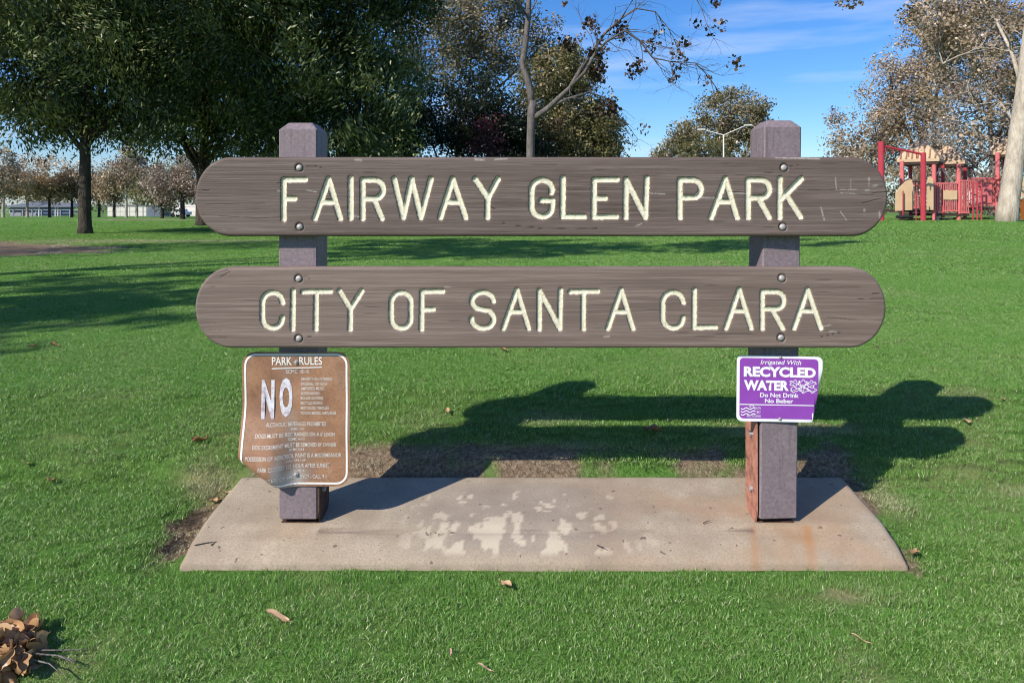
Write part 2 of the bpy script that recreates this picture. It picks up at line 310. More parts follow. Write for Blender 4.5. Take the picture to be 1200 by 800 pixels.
# ---------------------------------------------------------------- grass: patches scattered by geometry nodes
def make_grass():
    co = []; fa = []; tone = []; dead = []; hg = []; pid = []
    NP = 7
    for p in range(NP):
        nb = 190
        for _ in range(nb):
            r = .08*math.sqrt(rng.random()); t = rng.random()*6.283; x, y = r*math.cos(t), r*math.sin(t)
            h = rng.uniform(.007, .018); w = rng.uniform(.0013, .0025); az = rng.random()*6.283; lean = abs(rng.normal(.95, .5))*h; fz = rng.random()*6.283
            d_ = rng.random(); dd = 0.
            if d_ < .075: dd = 1.; h *= .7; lean = h*rng.uniform(.8, 2)
            elif d_ < .2: lean = h*rng.uniform(1.2, 1.8); h *= .6
            ux, uy = math.cos(fz)*w/2, math.sin(fz)*w/2; lx, ly = math.cos(az)*lean, math.sin(az)*lean; n = len(co)
            co += [(x-ux, y-uy, -.004), (x+ux, y+uy, -.004), (x+lx*.35+ux*.9, y+ly*.35+uy*.9, h*.6), (x+lx*.35-ux*.9, y+ly*.35-uy*.9, h*.6), (x+lx+ux*.2, y+ly+uy*.2, h), (x+lx-ux*.2, y+ly-uy*.2, h)]
            fa += [(n, n+1, n+2, n+3), (n+3, n+2, n+4, n+5)]
            tn = rng.random(); tone += [tn]*6; dead += [dd]*6; hg += [0, 0, .6, .6, 1, 1]; pid += [p+1]*6
    npatch = len(co)
    # scatter
    def scat(y0, y1, dens, xy, zz, margin=.9):
        pts = []; A = 0
        xm = lambda y: ((-CX)/F*y-margin, (1200-CX)/F*y+margin)
        n = int(dens*((y1-y0)*(1200/F*(y0+y1)/2+2*margin)))
        y = np.sqrt(rng.random(n)*(y1**2-y0**2)+y0**2); a, b = xm(y); x = a+(b-a)*rng.random(n)
        return np.stack([x, y, terr(x, y)], -1), np.full(n, xy)*rng.uniform(.85, 1.2, n), np.full(n, zz)*rng.uniform(.8, 1.2, n)
    bands = [(1.75, 3.6, 600, .80, .68), (3.6, 5.5, 330, 1.05, .75), (5.5, 9, 130, 1.7, .95), (9, 15, 42, 2.8, 1.4), (15, 26, 13, 5, 1.8), (26, 48, 3.5, 9, 2.2)]
    P = []; SXY = []; SZ = []
    for bnd in bands:
        a, b, c = scat(*bnd); P.append(a); SXY.append(b); SZ.append(c)
    P = np.concatenate(P); SXY = np.concatenate(SXY); SZ = np.concatenate(SZ)
    x, y = P[:, 0], P[:, 1]; rr = .055*SXY
    out = np.maximum(np.maximum(SX0-x, x-SX1), np.maximum(SY0-y, y-SY1))
    sl_ = soil(x, y); thin = (y < 3.5) & (sl_ > .25)
    keep = (out > .03+.05*(y > 2.7)-.018*(y < SY0)) & (rng.random(len(x)) > sm(.15, .6, sl_)*np.where(y < 3.5, .72, .985))
    SZ = np.where(thin, SZ*.45, SZ)
    front = (y < SY0)                      # lush rim hanging over the front edge
    P, SXY, SZ = P[keep], SXY[keep], SZ[keep]
    edge = (P[:, 1] < SY0) & (P[:, 1] > SY0-.10) & (P[:, 0] > SX0) & (P[:, 0] < SX1); SZ = np.where(edge, SZ*1.5, SZ); SXY = np.where(edge, .7*SXY, SXY)
    n = len(P); allc = np.concatenate([np.array(co), P])
    me = bpy.data.meshes.new('grass'); nf = len(fa); fa_ = np.array(fa, dtype=np.int32)
    me.vertices.add(len(allc)); me.vertices.foreach_set('co', allc.astype(np.float32).ravel())
    me.loops.add(nf*4); me.loops.foreach_set('vertex_index', fa_.ravel()); me.polygons.add(nf); me.polygons.foreach_set('loop_start', np.arange(0, nf*4, 4, dtype=np.int32)); me.update(calc_edges=True)
    Zr = np.zeros(n)
    for k, a, b in (('tone', tone, Zr), ('dead', dead, Zr), ('hgt', hg, Zr), ('dry', [0.]*npatch, np.where(soil(P[:, 0], P[:, 1]) > .3, 1.1*(rng.random(n) > .12), dryness(P[:, 0], P[:, 1]))), ('pid', pid, Zr), ('sxy', [1.]*npatch, SXY), ('sz', [1.]*npatch, SZ), ('rot', [0.]*npatch, rng.random(n)*6.283), ('pick', [0.]*npatch, rng.integers(0, NP, n))):
        at = me.attributes.new(k, 'FLOAT', 'POINT'); at.data.foreach_set('value', np.concatenate([np.asarray(a, float), np.asarray(b, float)]).astype(np.float32))
    me.materials.append(M['blade']); o = link(bpy.data.objects.new('grass', me))
    ng = bpy.data.node_groups.new('grass_scatter', 'GeometryNodeTree'); ng.interface.new_socket('Geometry', in_out='INPUT', socket_type='NodeSocketGeometry'); ng.interface.new_socket('Geometry', in_out='OUTPUT', socket_type='NodeSocketGeometry')
    N = ng.nodes; L = ng.links.new; gi = N.new('NodeGroupInput'); go = N.new('NodeGroupOutput')
    def na(nm): a = N.new('GeometryNodeInputNamedAttribute'); a.data_type = 'FLOAT'; a.inputs['Name'].default_value = nm; return a.outputs['Attribute']
    def cmp(val):
        c = N.new('FunctionNodeCompare'); c.data_type = 'FLOAT'; c.operation = 'EQUAL'; L(na('pid'), c.inputs[0]); c.inputs[1].default_value = val; c.inputs['Epsilon'].default_value = .1; return c.outputs[0]
    def sep(val): s = N.new('GeometryNodeSeparateGeometry'); s.domain = 'POINT'; L(gi.outputs[0], s.inputs[0]); L(cmp(val), s.inputs[1]); return s.outputs[0]
    jn = N.new('GeometryNodeJoinGeometry')
    for k in range(NP): g = N.new('GeometryNodeGeometryToInstance'); L(sep(k+1), g.inputs[0]); L(g.outputs[0], jn.inputs[0])
    ip = N.new('GeometryNodeInstanceOnPoints'); L(sep(0), ip.inputs['Points']); L(jn.outputs[0], ip.inputs['Instance']); ip.inputs['Pick Instance'].default_value = True
    L(na('pick'), ip.inputs['Instance Index']); cz = N.new('ShaderNodeCombineXYZ'); L(na('rot'), cz.inputs[2]); L(cz.outputs[0], ip.inputs['Rotation'])
    cs = N.new('ShaderNodeCombineXYZ'); L(na('sxy'), cs.inputs[0]); L(na('sxy'), cs.inputs[1]); L(na('sz'), cs.inputs[2]); L(cs.outputs[0], ip.inputs['Scale']); L(ip.outputs[0], go.inputs[0])
    md = o.modifiers.new('scatter', 'NODES'); md.node_group = ng
    tag(o, 'short mown green lawn grass around the sign footing', 'grass', kind='stuff'); print('grass instances', n)
make_grass()

# ---------------------------------------------------------------- concrete footing
def make_slab():
    xs = np.linspace(SX0, SX1, 240); ys = np.concatenate([np.linspace(SY0, SYC, 16)[:-1], np.linspace(SYC, SY1, 46)])
    X, Y = np.meshgrid(xs, ys); Z = slab_z(Y)
    Z = Z+.010*np.exp(-((Y-SYC)/.03)**2)*-1+.003*(fbm(X*6, Y*6, 3)-.5)
    ed = np.minimum(np.minimum(X-SX0, SX1-X), np.minimum(Y-SY0, SY1-Y)); Z = Z-.008*np.exp(-ed/.006)
    wob = .008*(fbm(X*7, Y*7+9, 3)-.5); X2 = X+wob*(ed < .02); Y2 = Y+wob*(ed < .02)
    n = fbm(X*13, Y*17, 4); n2 = fbm(X*4+7, Y*5+3, 4)
    cen = np.exp(-((X+.02)/.42)**4)
    streak = fbm(X*26+2, Y*15, 4)
    grey = (.42+.25*(n-.5))*cen*sm(.25, .6, n2+.12)*(1-sm(2.88, 3.02, Y))*sm(2.50, 2.56, Y)
    lob = fbm(X*21+40, Y*14+3, 4)
    band = np.exp(-((Y-2.625)/.11)**2)
    pale = cen*sm(.575, .595, lob*.46+.12*band+.42*streak+.06*(fbm(X*70, Y*60, 2)-.5))*(1-sm(2.87, 2.93, Y))*sm(2.515, 2.545, Y)
    rustm = .65*np.exp(-((X-.99+.25*(2.65-Y))/.018)**2)*(Y < 2.66)*sm(.3, .6, n+.15)+.40*np.exp(-(((X-.885)/.11)**2+((Y-2.62)/.05)**2))*n*1.2+.5*np.exp(-((X-.80-.25*(Y-2.65))/.012)**2)*(Y < 2.66)
    rustm = rustm+.35*np.exp(-(((X+.83)/.12)**2+((Y-2.62)/.04)**2))*n+.28*sm(.0, .6, X)*sm(.36, .6, n2)*(.6+.8*n)
    dark = .75*np.exp(-((Y-2.632)/.016)**2)*sm(.42, .62, fbm(X*3.5+1, Y*30, 3))*(X > -.75)*(X < .8)
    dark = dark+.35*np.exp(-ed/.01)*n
    idx = np.arange(X.size).reshape(X.shape); fc = np.stack([idx[:-1, :-1], idx[:-1, 1:], idx[1:, 1:], idx[1:, :-1]], -1).reshape(-1, 4)
    per = list(idx[0, :])+list(idx[1:, -1])+list(idx[-1, -2::-1])+list(idx[-2:0:-1, 0]); co = np.stack([X2, Y2, Z], -1).reshape(-1, 3)
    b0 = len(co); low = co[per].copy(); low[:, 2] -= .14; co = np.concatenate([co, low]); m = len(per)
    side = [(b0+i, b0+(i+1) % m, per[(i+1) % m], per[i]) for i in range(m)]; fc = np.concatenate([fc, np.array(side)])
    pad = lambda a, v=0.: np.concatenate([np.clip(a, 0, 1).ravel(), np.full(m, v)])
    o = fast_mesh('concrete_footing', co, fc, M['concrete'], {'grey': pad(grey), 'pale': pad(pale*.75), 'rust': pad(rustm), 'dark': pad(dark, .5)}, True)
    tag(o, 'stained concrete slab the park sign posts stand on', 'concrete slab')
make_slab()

# ---------------------------------------------------------------- the big wooden sign
def arc(cx, cy, rx, ry, a0, a1, n=10): return [(cx+rx*math.cos(R(a0+(a1-a0)*i/n)), cy-ry*math.sin(R(a0+(a1-a0)*i/n))) for i in range(n+1)]
def A_(ax, ay, lx, rx, by, cy): f = lambda s, y: ax+(s-ax)*(y-ay)/(by-ay); return [[(lx, by), (ax, ay), (rx, by)], [(f(lx, cy), cy), (f(rx, cy), cy)]]
def R_(x, xr, t, m, b, jx, lx): h = (m-t)/2; return [[(x, b), (x, t)]+arc(xr-h*.95, t+h, h*.95, h, 90, -90)+[(x, m)], [(jx, m), (lx, b)]]
def P_(x, xr, t, m, b): h = (m-t)/2; return [[(x, b), (x, t)]+arc(xr-h*.95, t+h, h*.95, h, 90, -90)+[(x, m)]]
def C_(l, r, t, b, e): c = (l+r)/2; w = (r-l)/2; return [[(r+.5, t+e)]+arc(c, t+w, w, w, 20, 180)+arc(c, b-w, w, w, 180, 340)+[(r+.5, b-e)]]
T1 = [('F', [[(332.3, 257), (332.3, 211), (357.5, 210.5)], [(332.3, 233), (345, 233)]]), ('A', A_(385, 210, 369, 398.7, 256, 237)), ('I', [[(411, 209), (411, 255.5)]]),
 ('R', R_(425, 449, 211, 233, 256, 438, 447.5)), ('W', [[(462, 210), (472.5, 255), (482.3, 210), (493, 255), (505, 210)]]), ('A', A_(530.5, 210, 516, 545.7, 255, 237)),
 ('Y', [[(557, 210), (571.7, 232), (583.7, 210)], [(571.7, 232), (571.2, 255)]]),
 ('G', [[(646, 226)]+arc(635.2, 223, 12.2, 12, 5, 180)+arc(635.2, 242, 12.2, 12.2, 180, 360)+[(647.5, 235), (635, 235)]]), ('L', [[(660, 209), (659.5, 254), (684.5, 254)]]),
 ('E', [[(723, 210.5), (696.7, 211), (696, 254.5), (722.5, 254)], [(696.5, 232.5), (709.5, 232.5)]]), ('N', [[(733.5, 255), (734, 210.5), (756.5, 255), (758.5, 209)]]),
 ('P', P_(797, 822, 211, 232, 255)), ('A', A_(850.5, 209.5, 833.7, 864, 255, 236.5)), ('R', R_(877, 902, 211, 232, 255, 889, 901.7)), ('K', [[(914.5, 209.5), (914, 255)], [(939.5, 209.5), (915, 234)], [(921.5, 228), (938.5, 254)]])]
T2 = [('C', C_(307.5, 330.5, 343, 384.5, 12)), ('I', [[(343.5, 341), (343, 386)]]), ('T', [[(355, 342), (387.3, 341.7)], [(370.5, 342), (370, 386)]]), ('Y', [[(398, 341), (410.7, 362), (424, 341)], [(410.7, 362), (410.3, 386)]]),
 ('O', [arc(470, 354.3, 11.4, 11.4, 0, 180)+arc(470, 373.4, 11.4, 11.4, 180, 360)+[(481.4, 354.3)]]), ('F', [[(494, 386), (494.5, 342), (518.7, 341.5)], [(494.3, 363), (507.5, 362.7)]]),
 ('S', [[(578.2, 353)]+arc(565.5, 353, 12.5, 10.2, 20, 200)+[(558, 361.5), (573, 364)]+arc(565.8, 374, 12.8, 10.8, 45, -90)+arc(565.8, 374, 13, 10.8, 270, 175)]), ('A', A_(606, 340, 590, 619.7, 385, 365.5)),
 ('N', [[(632, 385.5), (632.3, 340.5), (656, 385), (657.3, 340)]]), ('T', [[(668.7, 342), (700.3, 341.5)], [(684, 342), (683.7, 385.5)]]), ('A', A_(728.2, 340, 712.5, 742, 385, 365.5)),
 ('C', C_(777, 800.5, 342.5, 384.5, 12)), ('L', [[(814.3, 340), (813.7, 384), (838.7, 383.5)]]), ('A', A_(866.7, 339.5, 851, 880.7, 384.5, 364.5)), ('R', R_(893.7, 919, 342, 362.3, 385, 905, 917.5)), ('A', A_(946.7, 339.5, 931, 962.3, 384.5, 364.5))]
SC = F/2.61
def make_board(parent, y0, x0, x1, z0, z1, text, r, matl, cracks, bolts, seed, pales, boards_lab):
    xc, zc = (x0+x1)/2, (z0+z1)/2; hw, hh = (x1-x0)/2, (z1-z0)/2; rx = hh*.90
    zs = np.unique(np.round(np.concatenate([np.linspace(-hh, -hh+.016, 8), np.arange(-hh+.018, -.082, .0045), np.arange(-.082, .084, .0018), np.arange(.084, hh-.016, .0045), np.linspace(hh-.016, hh, 8)]), 5))/hh
    t = np.linspace(0, math.pi/2, 34); e = 1-np.cos(t); ex = rx*e          # 0..rx from the tip
    mid = np.arange(rx+.004, 2*hw-rx, .00185)
    xs = np.concatenate([ex, mid, (2*hw-ex)[::-1]])-hw
    q = np.clip((rx-np.minimum(xs+hw, hw-xs))/rx, 0, 1); half = np.sqrt(np.maximum(1-q*q, 0))*hh; half = np.maximum(half, .002)
    U = np.repeat(xs[None, :], len(zs), 0); V = zs[:, None]*half[None, :]
    px = (xc+U)*SC+CX; py = HY-(zc+V-CAMZ)*SC                              # the photograph's measuring grid, used for the stroke paths only
    # inside distance to outline
    capx = np.where(U < 0, -hw+rx, hw-rx); inend = np.abs(U) > hw-rx
    re = np.sqrt(((U-capx)/rx)**2+(V/hh)**2); din = np.where(inend, (1-re)*hh*.95, hh-np.abs(V)); din = np.maximum(din, 0)
    ro = .011; dep = np.where(din < ro, ro-np.sqrt(np.maximum(ro*ro-(ro-din)**2, 0)), 0)
    dep = dep+.0008*(fbm(U*3+seed, V*120, 4)-.5)+.0010*(fbm(U*2+seed, V*9, 3)-.5)
    crack = np.zeros_like(U); pale = np.zeros_like(U)
    def seg(ax, ay, bx, by, X=px, Y=py):
        dx, dy = bx-ax, by-ay; L2 = dx*dx+dy*dy+1e-9; tt = np.clip(((X-ax)*dx+(Y-ay)*dy)/L2, 0, 1); return np.hypot(X-ax-tt*dx, Y-ay-tt*dy), tt
    wv = 1.2*(fbm(U*14+seed, V*3, 3)-.5)
    for pts, w in cracks:
        for a, b in zip(pts[:-1], pts[1:]):
            d, tt = seg(a[0], a[1], b[0], b[1], px, py+wv*2); m = np.clip(1-d/(w*.8), 0, 1)*sm(.15, .45, fbm(px*.06+seed, py*.3, 3)); crack = np.maximum(crack, np.clip(m*1.2, 0, .85))
    fine = sm(.79, .86, fbm(U*5+seed*3, V*230+2*fbm(U*3, V*4, 2), 3)+.06*sm(.9, 1.2, np.abs(U)))
    crack = np.maximum(crack, fine*.45); dep = dep+crack*.002
    for pts, w in pales:
        for a, b in zip(pts[:-1], pts[1:]):
            d, tt = seg(a[0], a[1], b[0], b[1]); pale = np.maximum(pale, np.clip(1.3-d/w, 0, 1)*sm(.25, .5, fbm(px*.5, py*.9, 3)))
    for bx, by in bolts:
        d = np.hypot(px-bx, py-by)/SC; dep = dep+.006*(1-sm(.011, .0185, d)); crack = np.maximum(crack, .6*(1-sm(.012, .018, d+.004*(fbm(px*.4, py*.4, 2)-.5))))
    lid = np.full(U.shape, -1, int); dm = np.full(U.shape, 1e9)
    ragged = .0026*(fbm(px*.55+seed, py*.55, 3)-.5)
    for k, (ch, strokes) in enumerate(text):
        allp = [p for s in strokes for p in s]; bx0 = min(p[0] for p in allp)-8; bx1 = max(p[0] for p in allp)+8
        cols = np.where((px[0] > bx0) & (px[0] < bx1))[0]; c0, c1 = cols[0], cols[-1]+1
        PX = px[:, c0:c1]; PY = py[:, c0:c1]; d = np.full(PX.shape, 1e9)
        for s in strokes:
            for a, b in zip(s[:-1], s[1:]): d = np.minimum(d, seg(a[0], a[1], b[0], b[1], PX, PY)[0])
        d = d/SC+ragged[:, c0:c1]; sub = lid[:, c0:c1]; sd = dm[:, c0:c1]; w = (d < r) & (d < sd); sub[w] = k; sd[:] = np.minimum(sd, d)
    g = np.clip(1-(dm/r)**2, 0, 1)**.5; dep = dep+g*r*.72
    dep = dep+.001*np.exp(-np.abs(dm-r)/.003)
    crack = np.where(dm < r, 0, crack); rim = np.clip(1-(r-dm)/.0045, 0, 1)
    co = np.stack([U+xc, y0+dep, V+zc], -1); nz, nx = U.shape; idx = np.arange(nz*nx).reshape(nz, nx)
    fc = np.stack([idx[:-1, :-1], idx[:-1, 1:], idx[1:, 1:], idx[1:, :-1]], -1).reshape(-1, 4); fl = lid.ravel()[fc]
    fk = np.where((fl >= 0).sum(1) >= 3, fl.max(1), -1)
    per = list(idx[0, :])+list(idx[1:, -1])+list(idx[-1, -2::-1])+list(idx[-2:0:-1, 0]); flat = co.reshape(-1, 3)
    back = flat[per].copy(); back[:, 1] = y0+.042; n0 = len(flat); m = len(per); allc = np.concatenate([flat, back, [[xc, y0+.042, zc]]])
    side = [(per[i], n0+i, n0+(i+1) % m, per[(i+1) % m]) for i in range(m)]
    h = m//2; bk = [(n0+(i+1) % m, n0+i, n0+m, n0+m) for i in range(m)]
    bf = fc[fk < 0]; bob = fast_mesh('board', allc, np.concatenate([bf, np.array(side)]), matl, {'crack': np.concatenate([crack.ravel(), np.full(m+1, .0)]), 'pale': np.concatenate([pale.ravel()*.6, np.zeros(m+1)])}, True, parent)
    bob['label'] = boards_lab
    MB().add([tuple(p) for p in back], [tuple(range(m-1, -1, -1))]).build('back_face', matl, bob)
    for k, (ch, _) in enumerate(text):
        f = fc[fk == k]
        if not len(f): continue
        u, inv = np.unique(f, return_inverse=True)
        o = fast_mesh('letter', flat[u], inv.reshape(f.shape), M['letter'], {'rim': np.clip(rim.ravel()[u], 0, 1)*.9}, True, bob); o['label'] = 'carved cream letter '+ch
    for bx, by in bolts:
        MB().dome(((bx-CX)/SC, y0+.004, CAMZ+(HY-by)/SC), (random.uniform(-.08, .08), -1, random.uniform(-.08, .08)), .0118, .0075).build('bolt', M['bolt'], bob, True)
sign = empty('park_sign', (0, 2.655, 0)); sign.location = (0, 0, 0)
tag(sign, 'large routed wooden two-board park name sign on two posts', 'sign')
cr1 = [([(238, 223), (245, 223.5)], 1.2), ([(359, 194.5), (368, 195), (377, 197)], 1.), ([(834, 231.5), (850, 231)], .1), ([(855, 225.5), (875, 226)], 1.), ([(576, 243), (580, 245)], 1.2), ([(585, 261), (640, 269), (700, 268)], .7), ([(925, 195), (936, 193)], .8), ([(1022, 227), (1042, 225)], .9), ([(1010, 238), (1035, 233)], .7), ([(325, 215), (332, 214)], .8), ([(237, 252), (300, 256), (330, 255)], .6), ([(935, 222), (1000, 222)], .5), ([(240, 240), (310, 238)], .5)]
pl1 = [([(821, 231.5), (841, 232)], .9), ([(857, 226.5), (873, 226.5)], .8), ([(759, 226.5), (779, 227.5)], .8), ([(325, 223.5), (331, 224)], 1), ([(360, 223), (371, 225)], .8), ([(417, 187.5), (423, 188)], 1.6), ([(557, 187), (567, 187.5)], 1.4), ([(580, 187), (594, 186)], 1.), ([(910, 184.5), (960, 186)], 1.2), ([(979, 208), (980, 221)], .7), ([(997, 210), (997, 222)], .5), ([(1018, 208), (1019, 220)], .6), ([(980, 222), (1003, 222)], .5), ([(1013, 245), (1014, 258)], .6), ([(1023, 218), (1029, 217)], 1.3), ([(1015, 223), (1018, 223)], 1.2), ([(1030.5, 248), (1031.5, 256)], 1.2), ([(962, 243), (966, 258)], 1.), ([(985, 248), (992, 258)], .7), ([(985, 226), (1003, 227)], .6), ([(745, 265), (752, 262)], .8), ([(412, 253), (422, 254)], 1.)]
make_board(sign, 2.61, (228-CX)/SC, (1041-CX)/SC, 1.036, 1.315, T1, .0108, M['board_top'], cr1, [(350.5, 196.7), (351, 266), (919, 196.7), (917.5, 266)], 3, pl1, 'darker weathered upper board reading FAIRWAY GLEN PARK')
cr2 = [([(352, 325), (364, 323)], .9), ([(354, 328), (363, 327)], .8), ([(248, 322), (268, 315)], 1.), ([(258, 325), (270, 317)], .9), ([(355, 396), (368, 394)], .7), ([(1023, 344.5), (1030, 344)], 1.2), ([(1005, 350), (1038, 350)], .8), ([(960, 395), (985, 390)], .6), ([(970, 372), (1010, 376)], .5)]
pl2 = [([(708, 394.5), (714, 394)], 1.2), ([(962, 383), (974, 380.5)], .8), ([(972, 388), (980, 388)], .7), ([(521, 336), (528, 336)], .7), ([(1036, 346), (1038, 351)], 1.2)]
make_board(sign, 2.61, (228-CX)/SC, (1039-CX)/SC, .643, .928, T2, .0099, M['board_low'], cr2, [(349.8, 326.7), (350, 396.8), (916.5, 326), (915.5, 395.8)], 11, pl2, 'browner smoother lower board reading CITY OF SANTA CLARA')
def make_post(cx, ztop, lean, bside, rot):
    w = .069; c = .005; zb = .022; rings = []
    def ring(z, k, e=0):
        h = w-k; pts = [(-h+c, -h), (h-c, -h), (h, -h+c), (h, h-c), (h-c, h), (-h+c, h), (-h, h-c), (-h, -h+c)]
        ca, sa = math.cos(rot), math.sin(rot)
        return [(cx+lean*z+ca*x-sa*y, 2.655+w+sa*x+ca*y+abs(math.sin(rot))*w*.9, z) for x, y in pts]
    zz = [zb, zb+.004]+list(np.linspace(.05, ztop-.03, 30))
    rings = [ring(zb, .004)]+[ring(z, .0006*(fbm(z*30+cx, .5, 2)-.5)) for z in zz[1:]]+[ring(ztop-.027, 0), ring(ztop-.001, .025), ring(ztop, .027)]
    m = MB().loft(rings); o = m.build('post', M['post'], sign)
    b = MB(); s = bside; x = cx+s*(w+.0035)
    yy0, yy1 = 2.657, 2.788
    pl = [(x-.003, yy0+.02, -.002), (x-.003, yy1-.02, -.002), (x-.003, yy1, .045), (x-.003, yy1, .37), (x-.003, yy0+.004, .37), (x-.003, yy0, .045)]
    b.loft([pl, [(p[0]+.006, p[1], p[2]) for p in pl]]); b.build('steel_bracket', M['rust'] if s < 0 else M['brownrust'], o)
    b = MB(); b.box(cx-w+.004, cx+w-.004, 2.672, 2.785, -.012, .007); b.build('base_plate', M['brownrust'], o)
    for z in (.315, .115):
        MB().tube([(x+s*.002, 2.705, z), (x+s*.013, 2.705, z)], .010, 6).build('bracket_bolt', M['bolt'], o)
    return o
make_post(-.8265, 1.4425, 0, 1, 0)
make_post(.8885, 1.452, .0115, -1, R(4))

# ---------------------------------------------------------------- small metal signs
def rrect(x0, x1, y0, y1, r, per=64):
    pts = []
    for cx, cy, a0 in ((x1-r, y0+r, -90), (x1-r, y1-r, 0), (x0+r, y1-r, 90), (x0+r, y0+r, 180)):
        for i in range(9): a = R(a0+i*90/8); pts.append((cx+r*math.cos(a), cy+r*math.sin(a)))
    out = []                                          # resample evenly enough to bend
    n = len(pts)
    for i in range(n):
        a = Vector(pts[i]); b = Vector(pts[(i+1) % n]); k = max(1, int((b-a).length/4)); out += [tuple(a.lerp(b, j/k)) for j in range(k)]
    return out
def txt_mesh(s, box, place, name, matl, parent, off, shear=0., bold=0.):
    cu = bpy.data.curves.new('t', 'FONT'); cu.body = s; cu.size = 1; cu.shear = shear; cu.offset = bold; cu.resolution_u = 3
    ob = bpy.data.objects.new('t', cu); C.objects.link(ob); dg = bpy.context.evaluated_depsgraph_get(); me = bpy.data.meshes.new_from_object(ob.evaluated_get(dg))
    bpy.data.objects.remove(ob); bpy.data.curves.remove(cu)
    co = np.array([v.co[:] for v in me.vertices]); x0, x1, y0, y1 = box; mn = co.min(0); mxx = co.max(0)
    out = [place(x0+(c[0]-mn[0])/(mxx[0]-mn[0])*(x1-x0), y1-(c[1]-mn[1])/(mxx[1]-mn[1])*(y1-y0), off) for c in co]
    for v, p in zip(me.vertices, out): v.co = p
    me.materials.clear(); me.materials.append(matl); me.name = name; me.update(); o = link(bpy.data.objects.new(name, me), parent); o['label'] = 'lettering: '+s
    return o
def plate(outl, place, thick, step, name, matl, parent, x0, x1, y0, y1):
    bm = bmesh.new(); vs = [bm.verts.new((x, 0, y)) for x, y in outl]; f = bm.faces.new(vs)
    for v in np.arange(x0+step, x1, step): bmesh.ops.bisect_plane(bm, geom=bm.verts[:]+bm.edges[:]+bm.faces[:], plane_co=(v, 0, 0), plane_no=(1, 0, 0))
    for v in np.arange(y0+step, y1, step): bmesh.ops.bisect_plane(bm, geom=bm.verts[:]+bm.edges[:]+bm.faces[:], plane_co=(0, 0, v), plane_no=(0, 0, 1))
    r = bmesh.ops.extrude_face_region(bm, geom=bm.faces[:])
    for g in r['geom']:
        if isinstance(g, bmesh.types.BMVert): g.co.y = 1
    for v in bm.verts: v.co = place(v.co.x, v.co.z, -thick*v.co.y)
    bmesh.ops.recalc_face_normals(bm, faces=bm.faces[:]); me = bpy.data.meshes.new(name); bm.to_mesh(me); bm.free(); me.materials.append(matl)
    for p in me.polygons: p.use_smooth = True
    me.set_sharp_from_angle(angle=R(40)); return link(bpy.data.objects.new(name, me), parent)
def ring_mesh(a, b, place, off, name, matl, parent):
    n = len(a); v = [place(x, y, off) for x, y in a]+[place(x, y, off) for x, y in b]
    return MB().add(v, [(i, (i+1) % n, n+(i+1) % n, n+i) for i in range(n)]).build(name, matl, parent)
def brown_plate():
    m, nt, b = mat('faded_brown_sign', .55, .4); v = coords(nt); n = noise(nt, v, 9, 6, .65); f = noise(nt, v, 120, 4, .7); g = noise(nt, coords(nt, (9, 9, 2.5)), 2, 4)
    c = ramp(nt, n, [(.3, (.20, .10, .06)), (.5, (.33, .17, .095)), (.7, (.40, .225, .135))]); c = mixc(nt, mrange(nt, f, .50, .66, 0, .55), c, (.15, .08, .05)); c = mixc(nt, mrange(nt, g, .52, .66, 0, .5), c, (.22, .15, .12))
    c = mixc(nt, attr(nt, 'spray'), c, (.45, .43, .42))
    setc(nt, b, c); return m
M['brown'] = brown_plate(); M['white'] = simple('white_sign_print', (.82, .79, .76), .5, .4, 0, .08, 60)
def faded_white():
    m, nt, b = mat('faded_white_print', .5, .3); n = noise(nt, coords(nt), 45, 4, .6)
    setc(nt, b, ramp(nt, n, [(.36, (.42, .33, .36)), (.50, (.62, .60, .66)), (.64, (.68, .66, .70))])); return m
M['faded'] = faded_white()
M['offwhite'] = simple('worn_white_print', (.66, .60, .55), .5, .3, 0, .25, 120)
M['purple'] = simple('purple_sign', (.265, .06, .40), .45, .45, 0, .07, 25); M['purple_pale'] = simple('white_purple_sign_print', (.82, .80, .84), .45, .4, 0, .05, 40)
YR = 2.648; SR = F/YR
def place_rules(px, py, off):
    x = (px-CX)/SR; z = CAMZ+(HY-py)/SR; y = YR-off
    # bottom-left corner curled towards the viewer
    ax, ay, bx, by = 279., 525., 334., 566.; dx, dy = bx-ax, by-ay; L = math.hypot(dx, dy); d = (-(px-ax)*dy+(py-ay)*dx)/L
    fwd = .052*float(sm(0, 1, (350-px)/32))*float(sm(0, 1, (py-470)/85))
    if d > 0:
        nx_, nz_ = -dy/L, -dx/L; q = .35*d+.65*4*(1-math.exp(-d/4)); k = (q-d)/SR; x += nx_*k; z += nz_*k; fwd -= (d-4*(1-math.exp(-d/4)))*.9/SR
    wig = .002*math.sin(py*.09)*math.sin(px*.05)
    return Vector((x, y-fwd-wig, z))
rs = empty('park_rules_sign', (0, 0, 0)); tag(rs, 'faded brown metal PARK RULES notice bolted to the left post with a bent corner', 'sign')
o1 = rrect(284, 410, 412.3, 569.5, 15); po = plate(o1, place_rules, .0022, 5, 'plate', M['brown'], rs, 284, 410, 412.3, 569.5)
sp = po.data.attributes.new('spray', 'FLOAT', 'POINT')
vals = []
for v in po.data.vertices:
    px = v.co.x*SR+CX; py = HY-(v.co.z-CAMZ)*SR
    a = math.exp(-((px-328)/4.5)**2-((py-553)/15)**2)+.8*math.exp(-((px-347)/12)**2-((py-556)/7)**2)+.5*math.exp(-((px-338)/14)**2-((py-563)/5)**2)+.22*math.exp(-((px-341)/9)**2)*(py > 480); vals.append(min(.75, a*1.0))
sp.data.foreach_set('value', vals)
ring_mesh(rrect(286.6, 407.4, 414.4, 567, 13), rrect(288.8, 405.2, 416.6, 564.8, 11), place_rules, .0012, 'border', M['white'], rs)
